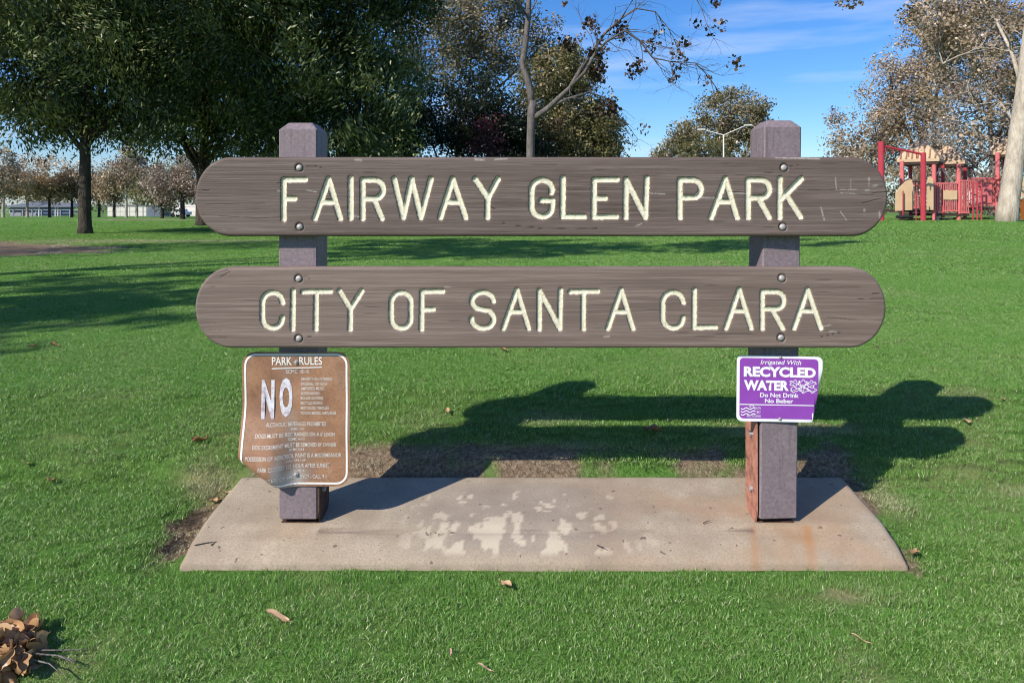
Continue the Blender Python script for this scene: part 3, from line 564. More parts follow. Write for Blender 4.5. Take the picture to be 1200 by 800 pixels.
# equal point counts are guaranteed by using the same number of samples per side
tw = lambda s, x0, x1, y0, y1, mt='offwhite', **k: txt_mesh(s, (x0, x1, y0, y1), place_rules, 'lettering', M[mt], rs, .0012, **k)
tw('PARK', 318.7, 342, 418.2, 427.6, 'white', bold=.01); tw('RULES', 350.8, 377.5, 418, 427.4, 'white', bold=.01)
MB().add([place_rules(x, y, .0012) for x, y in ((318.5, 431.3), (377.5, 429.5), (377.5, 430.6), (318.5, 432.4))], [(0, 1, 2, 3)]).build('underline', M['white'], rs)
tw('SCMC 18-10', 335, 362.5, 432.8, 437.4); tw('N', 307, 322, 445, 490, 'faded', bold=.05); tw('O', 327.7, 343, 442.5, 488, 'faded', bold=.05)
for (s, x1), yc in zip((('GRAFFITI OR LITTERING', 389.5), ('BASEBALL OR GOLF', 384), ('AMPLIFIED MUSIC', 380.5), ('SKATEBOARDING', 374.5), ('ROLLER SKATING', 378.7), ('BICYCLE RIDING', 378), ('MOTORIZED VEHICLES', 385.3), ('POWER MODEL AIRPLANES', 394)), (443.8, 449.3, 454.9, 460.5, 466, 471.7, 477.6, 483.6)):
    tw(s, 352.7, x1, yc-1.8, yc+1.8, bold=.008)
for s, a, b, c, d in (('ALCOHOLIC BEVERAGES PROHIBITED', 313.3, 382.3, 494, 498.8), ('SCMC 18-9', 341, 356.5, 500.8, 503.8), ("DOGS MUST BE RESTRAINED ON A 6' LEASH", 302, 392.5, 506, 510.8), ('SCMC 6-3.5', 338.5, 357, 512.2, 515.4), ('DOG EXCREMENT MUST BE REMOVED BY OWNER', 300, 394, 518.3, 523), ('SCMC 5-3.6', 340, 356.5, 524.3, 527.4),
    ('POSSESSION OF AEROSOL PAINT IS A MISDEMEANOR', 292.5, 400, 530.5, 535.3), ('CAC 594.1 UP', 337, 358.3, 537, 540), ('PARK CLOSED 1/2 HOUR AFTER SUNSET', 308, 386.5, 542.5, 547.3), ('SCMC 6-1', 345, 359, 549, 551.8), ('IN CASE OF EMERGENCY - CALL 911', 314, 383.5, 555.5, 560)):
    tw(s, a, b, c, d, bold=.008)
for x, y in ((347.3, 424), (347.3, 555)):
    p = place_rules(x, y, .001); MB().tube([p, p+Vector((0, -.0035, 0))], .0085, 16).build('washer', M['bolt'], rs); MB().dome(p+Vector((0, -.0035, 0)), (0, -1, 0), .0055, .004, 10, 3).build('bolt', M['bolt'], rs, True)
YP = 2.649; SP = F/YP
def place_rec(px, py, off):
    t = (py-424)/(496-424); fx = 965.5-13*t; sh = -(.6)*t-.4
    ang = R(-1.0); cx_, cy_ = 912, 455; qx = cx_+(px-cx_)*math.cos(ang)-(py-cy_)*math.sin(ang)*-1*0; qy = py+(px-cx_)*.018
    d = px-fx; y = YP-off
    qx = px+sh
    if d > 0: qx = fx+sh+d*.25; y += d/SP*.95
    return Vector(((qx-CX)/SP, y-.003*float(sm(0, 1, (px-930)/25))*(1-float(sm(0, 1, (py-440)/40))), CAMZ+(HY-qy)/SP))
rw = empty('recycled_water_sign', (0, 0, 0)); tag(rw, 'purple and white RECYCLED WATER notice bolted to the right post', 'sign')
plate(rrect(864, 964, 417, 494, 6), place_rec, .002, 5, 'plate', M['purple_pale'], rw, 864, 964, 417, 494)
pz = MB(); ou = rrect(867.3, 959, 419.8, 490.6, 4.5); bm = bmesh.new(); vs = [bm.verts.new((x, 0, y)) for x, y in ou]; bm.faces.new(vs)
for v in np.arange(868, 964, 3): bmesh.ops.bisect_plane(bm, geom=bm.verts[:]+bm.edges[:]+bm.faces[:], plane_co=(v, 0, 0), plane_no=(1, 0, 0))
for v in np.arange(422, 490, 6): bmesh.ops.bisect_plane(bm, geom=bm.verts[:]+bm.edges[:]+bm.faces[:], plane_co=(0, 0, v), plane_no=(0, 0, 1))
for v in bm.verts: v.co = place_rec(v.co.x, v.co.z, .0006)
bmesh.ops.recalc_face_normals(bm, faces=bm.faces[:]); me = bpy.data.meshes.new('purple_field'); bm.to_mesh(me); bm.free(); me.materials.append(M['purple']); link(bpy.data.objects.new('purple_field', me), rw)
tp = lambda s, x0, x1, y0, y1, **k: txt_mesh(s, (x0, x1, y0, y1), place_rec, 'lettering', M['purple_pale'], rw, .0016, **k)
tp('Irrigated With', 891.5, 939, 421.6, 428.6, shear=.25, bold=.008); tp('RECYCLED', 872, 956, 429.6, 441.8, bold=.05); tp('WATER', 872.2, 925, 445.6, 457.6, bold=.05)
tp('Do Not Drink', 891.2, 936.5, 460.2, 465.4, bold=.025); tp('No Beber', 897, 930.2, 467, 472, bold=.025)
tp('SOUTH', 884.6, 892.2, 477, 479.6, bold=.008); tp('BAY', 887.6, 892.2, 481.6, 484.4, bold=.008); tp('RECYCLING', 876, 892.2, 486.4, 488.8, bold=.008)
def stroke(pts, w, parent, name='line_mark'):
    m = MB(); P = [Vector(p) for p in pts]; v = []
    for i, p in enumerate(P):
        d = (P[min(i+1, len(P)-1)]-P[max(0, i-1)]).normalized(); n = Vector((-d.y, d.x))*w/2; v += [place_rec(*(p+n), .0016), place_rec(*(p-n), .0016)]
    m.add(v, [(2*i, 2*i+1, 2*i+3, 2*i+2) for i in range(len(P)-1)]); return m.build(name, M['purple_pale'], parent)
stroke([(867.4, 474.2), (900, 474.2), (930, 474.2), (954.5, 474.2)], 1.1, rw, 'divider')
for k in range(3): stroke([(869+i*17/24, 479+k*3.4+1.0*math.sin(i/24*6.28*2)) for i in range(25)], 1.1, rw, 'wave_mark')
stroke([(881, 478), (879, 476.5), (880, 475.2), (883, 475.4), (885, 477.5)], .8, rw, 'drop_mark')
for i, (cx, cy) in enumerate(((931, 448.5), (941, 448), (951, 448.5), (931.5, 455.8), (942, 456), (951.5, 455.5))):   # outline flowers and leaves
    pts = [(cx+(3.9+1.3*math.cos(5*t))*math.cos(t)*1.15, cy+(3.0+1.2*math.cos(5*t+i))*math.sin(t)) for t in [j/30*2*math.pi for j in range(31)]]; stroke(pts, .75, rw, 'flower_outline')
for a, b in (((927.5, 458), (956, 446)), ((928, 447), (955.5, 459)), ((937, 445), (941, 460)), ((946, 445), (941, 460))): stroke([a, ((a[0]+b[0])/2, (a[1]+b[1])/2-.5), b], .6, rw, 'stem_outline')
for x, y in ((914.8, 418.6), (914.8, 490.5)):
    p = place_rec(x, y, .001); MB().dome(p, (0, -1, 0), .0062, .004, 10, 3).build('bolt', M['bolt'], rw, True)

# ---------------------------------------------------------------- fallen leaves
def leaf_shape(L, w, curl, kind=0, n=9):
    v = []; f = []
    for i in range(n):
        t = i/(n-1); hw = w/2*math.sin(math.pi*min(1, t*.93+.05))**.7*(1+.22*math.sin(t*16)*(kind == 1))
        z = curl*L*(.5-math.cos(t*math.pi*1.1)*.35-.2); zz = curl*w*1.1
        for s in (-1, -.5, 0, .5, 1): v.append((L*(t-.5), s*hw, z+zz*s*s+.12*w*math.sin(s*4+t*7)))
    for i in range(n-1):
        for k in range(4): f.append((i*5+k, (i+1)*5+k, (i+1)*5+k+1, i*5+k+1))
    m = MB().add(v, f); m.tube([(L*-.47, 0, 0), (-L*.62, 0, .003), (-L*.8, w*.06, .002)], [.0012, .001, .0007], 4); return m
def set_tone(o, t): at = o.data.attributes.new('tone', 'FLOAT', 'POINT'); at.data.foreach_set('value', [t]*len(o.data.vertices))
LEAVES = [(590, 414, .055, .045, .55, 1, 'orange-brown crumpled leaf on the lawn under the lower board'), (525, 487, .05, .02, .6, 0, 'thin tan leaf on the grass beside the left end of the sign shadow'),
 (59, 568, .085, .04, .45, 0, 'tan leaf on the grass at the far left level with the footing'), (593, 691, .05, .026, .8, 0, 'pale tan leaf with a stalk on the grass in front of the footing'),
 (325, 730, .075, .022, .75, 0, 'long orange leaf on the grass in front of the left post'), (1027, 411, .05, .022, .8, 0, 'tan leaf on the grass just below the right end of the lower board'),
 (1133, 499, .05, .032, .85, 0, 'triangular pale leaf on the grass beside the sign shadow tip'), (32, 548, .03, .02, .6, 0, 'small leaf on the grass near the left edge above the tan leaf'),
 (38, 410, .05, .03, .4, 1, 'leftmost of two small brown leaves on the lawn left of the lower board'), (63, 408, .05, .04, .2, 1, 'right one of two small brown leaves on the lawn left of the lower board'),
 (234, 520, .06, .05, .05, 1, 'dark brown leaf in the grass left of the rules notice'), (1071, 655, .05, .03, .5, 1, 'curled orange leaf at the front right corner of the footing'),
 (764, 509, .07, .05, .15, 1, 'brown leaf lying in the lower board shadow'), (620, 414, .035, .02, .7, 1, 'small tan fragment right of the crumpled leaf below the lower board'),
 (527, 772, .03, .01, .9, 0, 'narrow pale leaf scrap near the bottom of the lawn'), (567, 790, .04, .011, .95, 0, 'cream leaf scrap at the bottom edge below the footing'),
 (245, 657, .05, .03, .6, 1, 'dry leaf on dark soil at the front left corner of the footing'), (265, 583, .045, .035, .85, 1, 'pale curled leaf in the soil gap beside the left end of the footing'),
 (250, 592, .06, .03, .7, 1, 'dry tan leaf leaning on the left edge of the footing'), (1007, 756, .045, .007, .95, 0, 'pale straw-like leaf on the grass at lower right'), (1175, 472, .03, .02, .8, 0, 'small pale leaf on the lawn near the right edge')]
for px, py, L, w, tn, kd, lab in LEAVES:
    p = ghit(px, py); o = leaf_shape(L, w, random.uniform(.12, .3), kd).build('fallen_leaf', LM['dry'], None, True); o.location = (p.x, p.y, p.z+.018); o.rotation_euler = (random.uniform(-.3, .3), random.uniform(-.25, .25), random.uniform(0, 6.28))
    o.rotation_euler.z = {325: 3.0, 593: -.75}.get(px, o.rotation_euler.z); set_tone(o, tn); tag(o, lab, 'leaf', 'dry leaves fallen on the lawn')
def leaf_heap():
    p = ghit(-12, 782); root = empty('dry_leaf_branch', (p.x, p.y, p.z)); tag(root, 'fallen branch heaped with curled tan leaves at the bottom left corner', 'branch')
    protos = []
    for k in range(5):
        o = leaf_shape(random.uniform(.055, .075), random.uniform(.026, .036), random.uniform(.35, .8), k % 2, 11).build('leaf', LM['dry'], root, True); set_tone(o, .2+.13*k); protos.append(o)
    for i in range(120):
        o = protos[i] if i < 5 else link(protos[i % 5].copy(), root)
        a = random.random()*6.283; r = math.sqrt(random.random()); x, y = r*.125*math.cos(a), r*.13*math.sin(a)
        o.scale = [random.uniform(.75, 1.35)]*3; o.location = (x, y, .015+.07*(1-r*r)*random.uniform(.5, 1)); o.rotation_euler = (random.uniform(-.9, .9)+(3.14 if random.random() < .4 else 0), random.uniform(-.8, .8), random.random()*6.283)
    for k in range(4):
        a = random.uniform(-.2, .35); t = MB().tube([(0, 0, .05), (.12, .12*a, .04), (.19, .2*a, .035), (.25, .25*a+random.uniform(-.03, .03), .03)], [.004, .003, .002, .001], 5); t.build('twig', BM['grey'], root)
leaf_heap()
for px, py, dx, dy, lab in ((247, 658, .05, .07, 'thin dark twig on the front left corner of the footing'), (228, 664, .07, .015, 'short twig at the front left edge of the footing'), (700, 637, .02, -.03, 'tiny dark twig scrap on the middle of the footing'), (824, 620, .03, .01, 'small twig scrap on the footing left of the right post')):
    D = 2.56 if py > 630 else 2.66; x = (px-CX)/F*D; z = float(slab_z(D))+.004
    t = MB().tube([(0, 0, 0), (dx*.5, dy*.6, .004), (dx, dy, .006)], [.0018, .0015, .0008], 5).build('twig', BM['dark'] if 'BM' in globals() else None); t.location = (x, D, z); tag(t, lab, 'twig', 'twigs on the concrete footing')

# ---------------------------------------------------------------- trees
def leaf_cloud(centers, sigma, per, size, name, matl, parent, flat=.8, tone_bias=None, asp=.5, droop=0.):
    centers = np.array(centers); n = len(centers)*per; k = np.repeat(np.arange(len(centers)), per)
    sg = np.array(sigma)[k] if hasattr(sigma, '__len__') else np.full(n, sigma)
    d = rng.normal(size=(n, 3)); d /= np.linalg.norm(d, axis=1)[:, None]; rad = rng.random(n)**.5*1.5
    p = centers[k]+d*(rad*sg)[:, None]*np.array([1, 1, flat])
    u = rng.normal(size=(n, 3)); u[:, 2] -= .3; u = u*(1-.45*min(droop, 1))+droop*((rng.normal(size=(len(centers), 3))*[.9, .9, .3]+[0, 0, -.9]))[k]; u /= np.linalg.norm(u, axis=1)[:, None]; w = rng.normal(size=(n, 3)); w -= (w*u).sum(1)[:, None]*u; w /= np.linalg.norm(w, axis=1)[:, None]
    s = size*rng.uniform(.6, 1.35, n)[:, None]
    co = np.stack([p-u*s*.5, p+w*s*asp*.5, p+u*s*.5, p-w*s*asp*.5], 1).reshape(-1, 3); fc = np.arange(n*4).reshape(n, 4)
    ct = rng.random(len(centers)); tone = np.clip(.62*ct[k]+.38*rng.random(n)+(0 if tone_bias is None else tone_bias), 0, 1)
    return fast_mesh(name, co, fc, matl, {'tone': np.repeat(tone, 4)}, False, parent)
def wob(a, b, amp, n, up=0):
    a, b = Vector(a), Vector(b); L = (b-a).length; o = []
    ph = Vector((random.uniform(-1, 1), random.uniform(-1, 1), random.uniform(-1, 1))); q = Vector((random.uniform(-1, 1), random.uniform(-1, 1), random.uniform(-1, 1)))
    for i in range(n+1): t = i/n; o.append(a.lerp(b, t)+(ph*math.sin(t*math.pi)+q*math.sin(t*2*math.pi)*.6)*amp*L+Vector((0, 0, up*L*math.sin(t*math.pi))))
    return o
def tree(name, lab, base, tr, th, blobs, nclump, per, size, sig, leaf, brk, group=None, lean=(0, 0), flat=.8, asp=.5, nb=None, kind='tree', hollow=.35, flare=1.35):
    """blobs: (center, (rx,ry,rz)) crown masses"""
    bx, by = base; bz = float(terr(bx, by))-.05; root = empty(name, (bx, by, bz)); tag(root, lab, kind, group)
    loc = lambda p: Vector((p[0]-bx, p[1]-by, p[2]-bz))
    vol = np.array([b[1][0]*b[1][1]*b[1][2] for b in blobs])**.8; vol /= vol.sum(); cl = []
    for k in rng.choice(len(blobs), nclump, p=vol):
        c, r = blobs[k]; d = rng.normal(size=3); d /= np.linalg.norm(d); q = (hollow+(1-hollow)*rng.random())**.6
        cl.append((c[0]-bx+d[0]*r[0]*q, c[1]-by+d[1]*r[1]*q, c[2]-bz+d[2]*r[2]*q))
    top = Vector((lean[0]*th, lean[1]*th, th)); tp = wob((0, 0, -.1), top, .012, 7)
    m = MB(); m.tube(tp, [tr*(flare if i == 0 else 1-.28*i/7) for i in range(8)], 12)
    hubs = [tp[-1], tp[-2]]
    for c, r in blobs:
        cc = loc(c); L = wob(tp[-1 if random.random() < .6 else -2], cc, .06, 6, .03); m.tube(L, [tr*.5*(1-.8*i/6) for i in range(7)], 7); hubs += L[2:]
    H = np.array([h[:] for h in hubs]); nb = nb or min(nclump, 110)
    for i in range(nb):
        c = np.array(cl[i]); j = int(np.argmin(np.linalg.norm(H-c, axis=1)+rng.random(len(H))*.6)); L = wob(H[j], c, .09, 4, .04); m.tube(L, [tr*.2, tr*.14, tr*.09, tr*.05, tr*.025], 4, False)
    m.build('trunk', BM[brk], root, True)
    leaf_cloud(cl, [sig*random.uniform(.6, 1.3) for _ in cl], per, size, 'crown', LM[leaf], root, flat, None, .30 if leaf == 'dark' else asp, .9 if leaf == 'dark' else 0.)
    return root
def B(px, py, D, rx, ry, rz): return (PT(px, py, D), (rx, ry, rz))
def bx(px, D): return ((px-CX)/F*D, D)
# two-colour copies of the dark trees on the left
tree('broadleaf_tree', 'dark green shade tree with its full trunk showing at far left', bx(100, 20.7), .175, 2.75, [B(95, 60, 20.7, 3.6, 3.2, 1.9), B(20, 30, 20, 2.8, 3, 2.6), B(190, 30, 21, 2.6, 3, 2.4), B(100, -80, 20.7, 4, 4, 3), B(55, 135, 20.5, 2.2, 2.0, .95), B(145, 135, 20.7, 2.2, 2.0, 1.0), B(100, 150, 21.3, 1.6, 1.4, .7)], 470, 230, .15, .55, 'dark', 'dark', 'dark shade trees behind the sign', hollow=.12)
tree('broadleaf_tree', 'dark green tree whose trunk meets the upper left rounded end of the top board', bx(237, 28), .24, 2.4, [B(235, 90, 28, 3.2, 3.2, 2.4), B(165, 60, 27, 2.6, 3, 2.6), B(300, 60, 28, 3, 3, 3), B(230, -60, 28, 4.5, 4, 4.), B(200, 140, 28, 2.8, 2.4, 1.4), B(270, 145, 28, 2.6, 2.4, 1.4)], 430, 180, .21, .62, 'dark', 'dark', 'dark shade trees behind the sign', hollow=.12)
tree('broadleaf_tree', 'broad dark green tree rising behind the left post', bx(400, 24), .26, 1.8, [B(390, 90, 24, 3.0, 3, 2.8), B(330, 20, 23, 2.6, 3, 3), B(455, 30, 25, 1.7, 2.2, 3.0), B(400, -80, 24, 4.0, 4, 3.4), B(350, 150, 24, 2.3, 2.5, 1.6), B(430, 150, 24, 1.6, 2, 1.3)], 470, 200, .185, .58, 'dark', 'dark', 'dark shade trees behind the sign', hollow=.12)
tree('open_tree', 'airy grey-green tree with sky showing through left of the bare sycamore', bx(535, 42), .2, 3.4, [B(515, 40, 42, 3.4, 3, 3.3), B(585, 35, 42, 2.6, 3, 3.0), B(555, 0, 42, 3.4, 3, 3), B(630, 50, 43, 1.6, 2, 1.8), B(540, 80, 42, 3, 2, 1.6)], 210, 140, .18, .62, 'grey', 'grey', flat=1, hollow=.3)
tree('shrub_tree', 'near-black evergreen behind the top board left of the bare trunk', bx(520, 36), .16, 1.0, [B(500, 150, 36, 2.2, 2, 2.6), B(555, 140, 36, 2.2, 2, 2.2), B(450, 160, 36, 2.2, 2, 2.4), B(600, 155, 37, 1.8, 2, 2.0)], 300, 140, .16, .5, 'shrub', 'dark', hollow=.1)
tree('red_shrub', 'wine red shrub beside the bare sycamore trunk', bx(572, 34), .08, .8, [B(572, 160, 34, .9, .8, 1.0)], 26, 60, .13, .35, 'red', 'dark', kind='shrub')
tree('olive_tree', 'rounded olive brown tree right of the bare sycamore trunk', bx(670, 40), .2, 1.8, [B(655, 120, 40, 2.5, 2.3, 2.9), B(695, 155, 40, 1.9, 2, 1.9), B(640, 175, 39, 2.5, 2, 2.0), B(665, 85, 40, 1.7, 1.8, 1.5), B(712, 175, 40, 1.0, 1.3, 1.0)], 320, 150, .17, .5, 'olive', 'dark', hollow=.1)
tree('distant_tree', 'isolated brownish green tree behind the street lamp', bx(850, 78), .35, 3, [B(860, 135, 78, 4.0, 4, 3.2), B(885, 170, 78, 3.2, 3, 2.6), B(830, 165, 78, 3.4, 3, 3.0), B(795, 180, 78, 2.5, 3, 2.2), B(805, 160, 78, 1.6, 2, 1.5)], 190, 115, .30, .85, 'tanolive', 'grey')
tree('evergreen_bush', 'low green bush under the distant tree behind the street lamp', bx(822, 70), .12, .9, [B(825, 182, 70, 2.7, 2, 1.6)], 40, 90, .22, .6, 'olive', 'dark', kind='bush')
tree('autumn_tree', 'tall pinkish brown tree behind the play structure roofs', bx(1075, 48), .3, 4, [B(1070, 180, 48, 4.2, 3, 3.4), B(1010, 165, 48, 2.0, 2.4, 3.6), B(1092, 60, 48, 3.0, 3, 3.6), B(1120, 15, 48, 3, 3, 3), B(1045, 110, 48, 2.3, 2.5, 2.6), B(1075, 120, 48, 2.6, 2.5, 2.8), B(995, 180, 48, 1.3, 2, 2.0)], 330, 115, .18, .58, 'brown', 'grey', 'autumn trees behind the playground', flat=1, hollow=.2, nb=220)
tree('autumn_tree', 'brown tree filling the background behind the pale sycamore trunk', bx(1165, 44), .3, 4, [B(1140, 200, 44, 4.0, 3, 3.0), B(1150, 120, 44, 3.6, 3, 3.2), B(1200, 60, 44, 4, 3, 3.2), B(1225, 170, 44, 3, 3, 3.2), B(1140, 30, 44, 2.6, 3, 2.4)], 300, 115, .18, .58, 'pink', 'grey', 'autumn trees behind the playground', flat=1, hollow=.2, nb=220)
def grow(m, p, d, L, r, depth, tips, spread=.7, droop=0, ns=5):
    pts = [Vector(p)]; d = Vector(d).normalized(); k = 5
    for i in range(k):
        d = (d+Vector((random.uniform(-1, 1), random.uniform(-1, 1), random.uniform(-1, 1)+.15-droop))*.22).normalized(); pts.append(pts[-1]+d*L/k)
    m.tube(pts, [r*(1-.5*i/k) for i in range(k+1)], ns, False)
    if depth == 0: tips.append((pts[-1], d)); return
    for i in range(random.choice((2, 3, 3))):
        a = pts[random.choice((2, 3, 4, 5)) if i else 5]; nd_ = (d+Vector((random.uniform(-1, 1), random.uniform(-1, 1), random.uniform(-.8, .9)))*spread).normalized(); grow(m, a, nd_, L*random.uniform(.55, .8), r*.5, depth-1, tips, spread, droop, max(3, ns-1))
def bare_tree():
    D = 22; b = bx(622, D); bz = float(terr(*b))-.05; root = empty('bare_sycamore', (b[0], b[1], bz)); tag(root, 'nearly bare sycamore with forked grey trunk behind the top board', 'tree')
    q = lambda px, py, dy=0: PT(px, py, D+dy)-Vector((b[0], b[1], bz))
    m = MB(); tips = []
    m.tube([(0, 0, -.1), q(621.5, 200), q(622, 160), q(623, 135), q(624, 118)], [.18, .128, .122, .13, .12], 12)
    Lm = [q(623, 128), q(622, 110), q(618, 92), q(612, 75), q(616, 50), q(619, 20), q(620, -10), q(628, -60), q(622, -110)]; m.tube(Lm, [.11, .105, .10, .095, .09, .082, .075, .06, .035], 9)
    Rm = [q(626, 138), q(641, 128, -.1), q(655, 115, -.3), q(668, 103, -.5), q(680, 82, -.6), q(696, 58, -.7), q(708, 40, -.8), q(728, 22, -.8), q(744, -4, -.7), q(760, -40, -.6)]; m.tube(Rm, [.095, .088, .08, .07, .06, .048, .04, .03, .022, .012], 8)
    R2 = [q(668, 103, -.5), q(686, 84, -.9), q(698, 62, -1.1), q(712, 48, -1.2), q(732, 36, -1.3), q(750, 48, -1.3), q(765, 68, -1.2), q(785, 72, -1.2), q(815, 74, -1.1), q(832, 92, -1)]; m.tube(R2, [.06, .05, .042, .036, .036, .028, .022, .016, .012, .006], 6)
    R3 = [q(728, 22, -.8), q(745, 10), q(768, 14), q(782, 32), q(790, 46)]; m.tube(R3, [.03, .022, .018, .013, .006], 5)
    R4 = [q(640, 128), q(660, 118, .5), q(690, 108, .8), q(712, 116, .8), q(722, 132, .8)]; m.tube(R4, [.06, .05, .035, .02, .01], 5)
    for L in (Rm, R2, R2, R3, R4): 
        for i in range(2, len(L)):
            for _ in range(2): d = (L[i]-L[i-1]).normalized()+Vector((random.uniform(-.8, .8), random.uniform(-.8, .8), random.uniform(-1.1, .4))); grow(m, L[i], d, random.uniform(.45, 1.1), .013, 2, tips, .9, .12, 4)
    for i in range(5, len(Lm)):
        for _ in range(3): grow(m, Lm[i], Vector((random.uniform(-1, 1), random.uniform(-1, 1), .4)), random.uniform(1, 2), .035, 3, tips, .7, 0, 4)
    # the high branch that hangs back into view at the top
    H = [q(760, -40, -.6), q(790, -35, -.6), q(812, -8, -.6), q(822, 10, -.6), q(828, 28, -.6), q(836, 45, -.6)]; m.tube(H, [.03, .025, .018, .012, .009, .004], 5)
    for i in range(1, 6):
        for _ in range(3): grow(m, H[i], Vector((random.uniform(-.6, 1), random.uniform(-.5, .5), -.5)), .45, .007, 1, tips, .8, .2, 3)
    m.build('trunk', BM['grey'], root, True)
    cl = [random.choice(tips)[0][:] for _ in range(45)]+[q(x+random.uniform(-7, 7), y+random.uniform(-7, 7), -.8)[:] for x, y in [(665, 48)]*7+[(700, 85)]*9+[(743, 80)]*6+[(715, 125)]*9+[(725, 35)]*6+[(690, 30)]*4+[(840, 2)]*4+[(650, 150)]*4+[(700, 60)]*6+[(760, 50)]*3+[(850, 22)]]
    leaf_cloud(cl, .15, 16, .12, 'crown', LM['syc'], root, 1, None, .8)
bare_tree()
def pale_sycamore():
    D = 26.5; b = bx(1180, D); bz = float(terr(*b))-.05; root = empty('pale_sycamore', (b[0], b[1], bz)); tag(root, 'sycamore with thick pale leaning trunk at the right edge', 'tree')
    q = lambda px, py, dy=0: PT(px, py, D+dy)-Vector((b[0], b[1], bz)); m = MB(); tips = []
    T = [(0, 0, -.1), q(1181, 245), q(1184, 225), q(1189, 190), q(1194, 150), q(1200, 110), q(1205, 60), q(1212, 0), q(1216, -60)]; m.tube(T, [.42, .35, .33, .315, .30, .28, .25, .21, .15], 16)
    for (a, pts, r) in ((5, [(1185, 60), (1165, 20), (1140, -20)], .09), (4, [(1172, 120), (1140, 90), (1105, 75)], .045), (6, [(1240, 10), (1280, -40)], .13)):
        L = [T[a]]+[q(x, y, random.uniform(1.5, 4.5)) for x, y in pts]; m.tube(L, [r*(1-.75*i/(len(L)-1)) for i in range(len(L))], 7)
        for i in range(1, len(L)):
            for _ in range(4): grow(m, L[i], Vector((random.uniform(-1, 1), random.uniform(-1, 1), random.uniform(-.6, .8))), random.uniform(.8, 1.6), .03, 2, tips, .8, .05, 4)
    m.build('trunk', BM['pale'], root, True)
    cl = [random.choice(tips)[0][:] for _ in range(150)]+[q(1150+random.uniform(-50, 50), 50+random.uniform(-50, 50), random.uniform(2, 5))[:] for _ in range(60)]+[q(1000+random.uniform(-7, 7), -2+random.uniform(-8, 3), 0)[:] for _ in range(5)]
    leaf_cloud(cl, .34, 55, .13, 'crown', LM['brown'], root, 1, -.12, .75)
pale_sycamore()
# far autumn row on the left
far = [(4, 78, 'brown', 212, 2.4, 'brown tree at the left edge of the far row'), (32, 82, 'orange', 216, 2.7, 'orange tree in front of the grey roofed house'), (58, 84, 'orange', 214, 2.8, 'pinkish tree right of the orange tree'), (84, 86, 'brown', 218, 2.9, 'brown tree just left of the near dark trunk'),
       (116, 86, 'brown', 220, 2.6, 'pinkish tree just right of the near dark trunk'), (134, 84, 'brown', 219, 2.5, 'brown tree with dark stem before the white wall'), (148, 80, 'brown', 207, 2.0, 'tan tree with a slim pale stem before the white wall'), (160, 82, 'pink', 203, 2.2, 'sparse tree left of the blue shed'), (190, 70, 'olive', 222, 2.4, 'greenish tree right of the blue shed')]
for px, D, lf, cy, rr, lab in far:
    tree('row_tree', lab, bx(px, D), .16, 2.2, [B(px, cy, D, rr*.8, 2, 1.8), B(px-random.uniform(6, 15), cy+random.uniform(-4, 9), D, rr*.8, 2, 1.3), B(px+random.uniform(6, 15), cy+random.uniform(-4, 9), D, rr*.8, 2, 1.3), B(px+random.uniform(-9, 9), cy-random.uniform(12, 22), D, rr*.6, 1.5, 1.9)], 62, 75, .26, .6, lf, 'pale' if px in (32, 148, 160, 4) else 'dark', 'autumn trees in the far row', flat=1, nb=60, flare=1.2)
tree('plum_tree', 'purplish brown tree nearest the left end of the top board', bx(214, 52), .18, 1.7, [B(206, 213, 52, 2.0, 2, 1.6), B(235, 205, 52, 1.8, 2, 2.1), B(190, 212, 52, 1.5, 2, 1.2)], 110, 90, .16, .45, 'pink', 'dark')
# neighbours that shade the lawn from the left
tree('broadleaf_tree', 'leafy tree just left of the picture shading the near left of the lawn', (-9.9, .6), .2, 2.9, [((-9.6, 1.2, 5.9), (2.6, 2.0, 1.5)), ((-8.2, 3.2, 6.), (2.0, 1.6, 1.2)), ((-10.4, -.2, 7.4), (2.2, 2.0, 1.4)), ((-11.5, 2.2, 6.6), (1.8, 1.6, 1.2))], 110, 70, .22, .30, 'dark', 'dark', 'dark shade trees behind the sign', hollow=.1)
tree('broadleaf_tree', 'leafy tree left of the picture with a crown reaching over the lawn', (-9.3, 6.4), .22, 3.4, [((-8.0, 7.0, 7.6), (3.0, 2.0, 1.6)), ((-4.9, 7.6, 8.2), (2.4, 1.7, 1.1)), ((-2.6, 8.2, 8.6), (1.6, 1.4, .8)), ((-9.5, 8.5, 8.6), (2.8, 2.2, 1.6))], 190, 75, .24, .30, 'dark', 'dark', 'dark shade trees behind the sign', hollow=.1)
tree('broadleaf_tree', 'farther leafy tree left of the picture shading the bare soil bed', (-16.2, 7.8), .22, 3, [((-16, 7.8, 6.4), (3.2, 2.6, 1.9)), ((-14.0, 9, 8.0), (2.6, 2.2, 1.6)), ((-18, 7, 5.6), (2.4, 2.4, 1.6))], 130, 60, .20, .5, 'dark', 'dark', 'dark shade trees behind the sign', hollow=.1)

